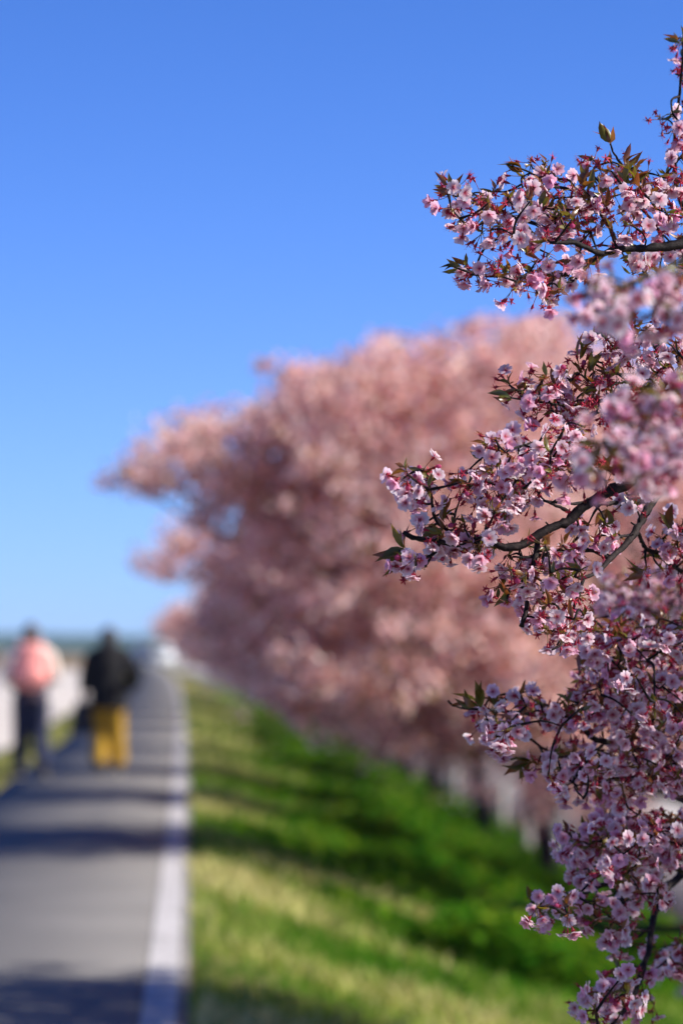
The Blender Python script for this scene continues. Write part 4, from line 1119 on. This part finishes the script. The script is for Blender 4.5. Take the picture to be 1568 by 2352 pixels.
# right walker: black hooded coat, ochre wide trousers, black bag
d2 = 44.4
w2 = link('person', None, None, (px(250, d2), d2, .022)); w2.empty_display_size = .2
w2.rotation_euler = (0, 0, R(-2)); w2.scale = (1.03, 1.03, 1.03)
sh = [(-.185, 0, 1.31), (.185, 0, 1.31)]; el_ = [(-.255, -.02, 1.06), (.295, -.05, 1.07)]; wr = [(-.275, .06, .91), (.205, .09, .93)]
hip = [(-.085, 0, .86), (.085, 0, .86)]; knee = [(-.085, .05, .47), (.085, .06, .46)]; ank = [(-.085, -.10, .09), (.085, .13, .085)]; toe = [(-.095, .06, .032), (.095, .30, .040)]
fuse('body', body(sh, el_, wr, hip, knee, ank, toe, L0, (1.25, .7), [(1, 0, 0), (-1, 0, 0)]), .0075, M['skin'], w2, 3)
coat = fuse('coat', [ell((0, 0, 1.21), (.225, .165, .19)), limb([(0, 0, 1.28), (0, 0, 1.05), (0, -.01, .72)], [.185, .20, .215], 18), limb([(-.21, 0, 1.30), (0, 0, 1.36), (.21, 0, 1.30)], [.078, .085, .078])] +
     [limb([sh[k], el_[k], tuple(np.array(el_[k]) * .12 + np.array(wr[k]) * .88)], [.082, .072, .055]) for k in (0, 1)], .013, M['black_cloth'], w2)
fuse('hood', [ell((0, -.06, 1.36), (.125, .085, .075)), ell((0, -.09, 1.30), (.10, .07, .08))], .012, M['black_cloth'], coat)
fuse('trousers', cuff_legs(hip, knee, [(-.100, -.06, .115), (.100, .09, .115)], [.11, .098, .092]) + [ell((0, 0, .82), (.18, .13, .12))], .012, M['ochre'], w2)
fuse('hair', [ell((0, .0, 1.54), (.092, .104, .096)), ell((0, -.035, 1.46), (.090, .075, .13))], .010, M['hair_dark'], w2)
shoes(ank, toe, w2, M['shoe'])
tag(w2, 'person in black hooded coat and ochre wide trousers walking away with a bag', 'person', 'two walkers on the path')
bg_ = link('shoulder_bag', None, None, tuple(w2.location)); bg_.rotation_euler = w2.rotation_euler; bg_.scale = w2.scale
bm = bevel_box(-.40, -.16, -.08, .10, .46, .80, .03, 3)
for v in bm.verts:
    t = (v.co.z - .46) / .34; v.co.x = -.285 + (v.co.x + .28) * (1.15 - .45 * t); v.co.y = .02 + (v.co.y - .01) * (1.1 - .5 * t)
link('bag_body', bm_mesh(bm, 'bag_body', M['black_leather'], True), bg_)
for sy in (-1, 1):
    zb = MB(); zb.add(*limb([(-.345, sy * .03 + .03, .77), (-.325, sy * .02 + .06, .83), (-.285, .08, .845), (-.245, sy * .02 + .06, .83), (-.225, sy * .03 + .03, .77)], [.009] * 5, 8)); link('handle', zb.mesh('handle', M['black_leather'], True), bg_)
zb = MB(); zb.add(*box_arr(-.345, -.225, .012, .036, .797, .806)); link('zip', zb.mesh('zip', M['zip']), bg_)
tag(bg_, 'black bag hanging from the hand of the walker in ochre trousers', 'bag')

# ------------------------------------------------------------------ white van far down the path
dv = 285.0
van = link('parked_van', None, None, (px(312, dv), dv, .02)); van.empty_display_size = .5
van.rotation_euler = (0, 0, R(-70))
prof = [(0, .28), (0, 1.0), (.06, 1.72), (.18, 1.86), (2.3, 1.88), (2.55, 1.80), (3.05, 1.12), (3.34, 1.0), (3.39, .6), (3.36, .28)]
bm = bmesh.new()
a = [bm.verts.new((-.74, y, z)) for y, z in prof]; b = [bm.verts.new((.74, y, z)) for y, z in prof]
bm.faces.new(a); bm.faces.new(b[::-1])
for i in range(len(prof)):
    j = (i + 1) % len(prof); bm.faces.new((a[j], a[i], b[i], b[j]))
for v in bm.verts:
    if v.co.z > 1.1: v.co.x *= 1 - .09 * (v.co.z - 1.1) / .78
bmesh.ops.recalc_face_normals(bm, faces=bm.faces[:])
bmesh.ops.bevel(bm, geom=bm.edges[:], offset=.045, segments=3, affect='EDGES')
vb = link('body', bm_mesh(bm, 'body', M['white_paint'], True), van)
def panel(name, x0, x1, y0, y1, z0, z1, mat, parent, r=.012):
    return link(name, bm_mesh(bevel_box(x0, x1, y0, y1, z0, z1, r), name, mat, False), parent)
o = panel('rear_window', -.55, .55, -.012, .02, 1.10, 1.60, M['glass_dark'], van); o.rotation_euler = (R(-4.6), 0, 0); o.location = (0, -.075, 0)
for sx in (-1, 1):
    for y0, y1 in ((.35, 1.15), (1.3, 2.2)):
        o = panel('side_window', sx * .735 - .012, sx * .735 + .012, y0, y1, 1.15, 1.62, M['glass_dark'], van)
        o.location = (-sx * .02, 0, 0)
    panel('tail_lamp', sx * .66 - .05, sx * .66 + .05, -.015, .03, .74, 1.04, M['red_lens'], van)
    for y in (.62, 2.72):
        w = link('wheel', None, van, (sx * .68, y, .27))
        tb_ = MB(); tb_.add(*tube_arr(np.array([[-.07, 0, 0], [-.05, 0, 0], [.05, 0, 0], [.07, 0, 0]]), [.23, .27, .27, .23], 20)); link('tyre', tb_.mesh('tyre', M['tyre'], False), w)
        tb_ = MB(); tb_.add(*tube_arr(np.array([[-.075, 0, 0], [.075, 0, 0]]), [.155, .155], 16)); link('rim', tb_.mesh('rim', M['rim'], False), w)
    panel('mirror', sx * .80 - .05, sx * .80 + .05, 2.55, 2.63, 1.12, 1.30, M['white_paint'], van)
panel('bumper', -.72, .72, -.06, .06, .26, .46, M['bumper'], van, .02)
panel('number_plate', -.165, .165, -.022, -.004, .56, .72, M['plate'], van, .004)
tag(van, 'small white van standing crosswise far away at the end of the path', 'van')

# ------------------------------------------------------------------ the air: distant things fade towards blue
hz_m, nt, out = new_mat('haze')
pv = N(nt, 'ShaderNodeVolumePrincipled', Density=0.00010)
pv.inputs['Color'].default_value = (.55, .78, 1.0, 1)
nt.links.new(pv.outputs[0], out.inputs['Volume'])
hv, ht = box_arr(-4600, 4600, -4600, 4600, -6, 22)
haze = link('haze', mesh_np('haze', hv, ht, hz_m))
tag(haze, 'thin pale blue haze in the air over the whole place', 'haze', None, 'stuff')
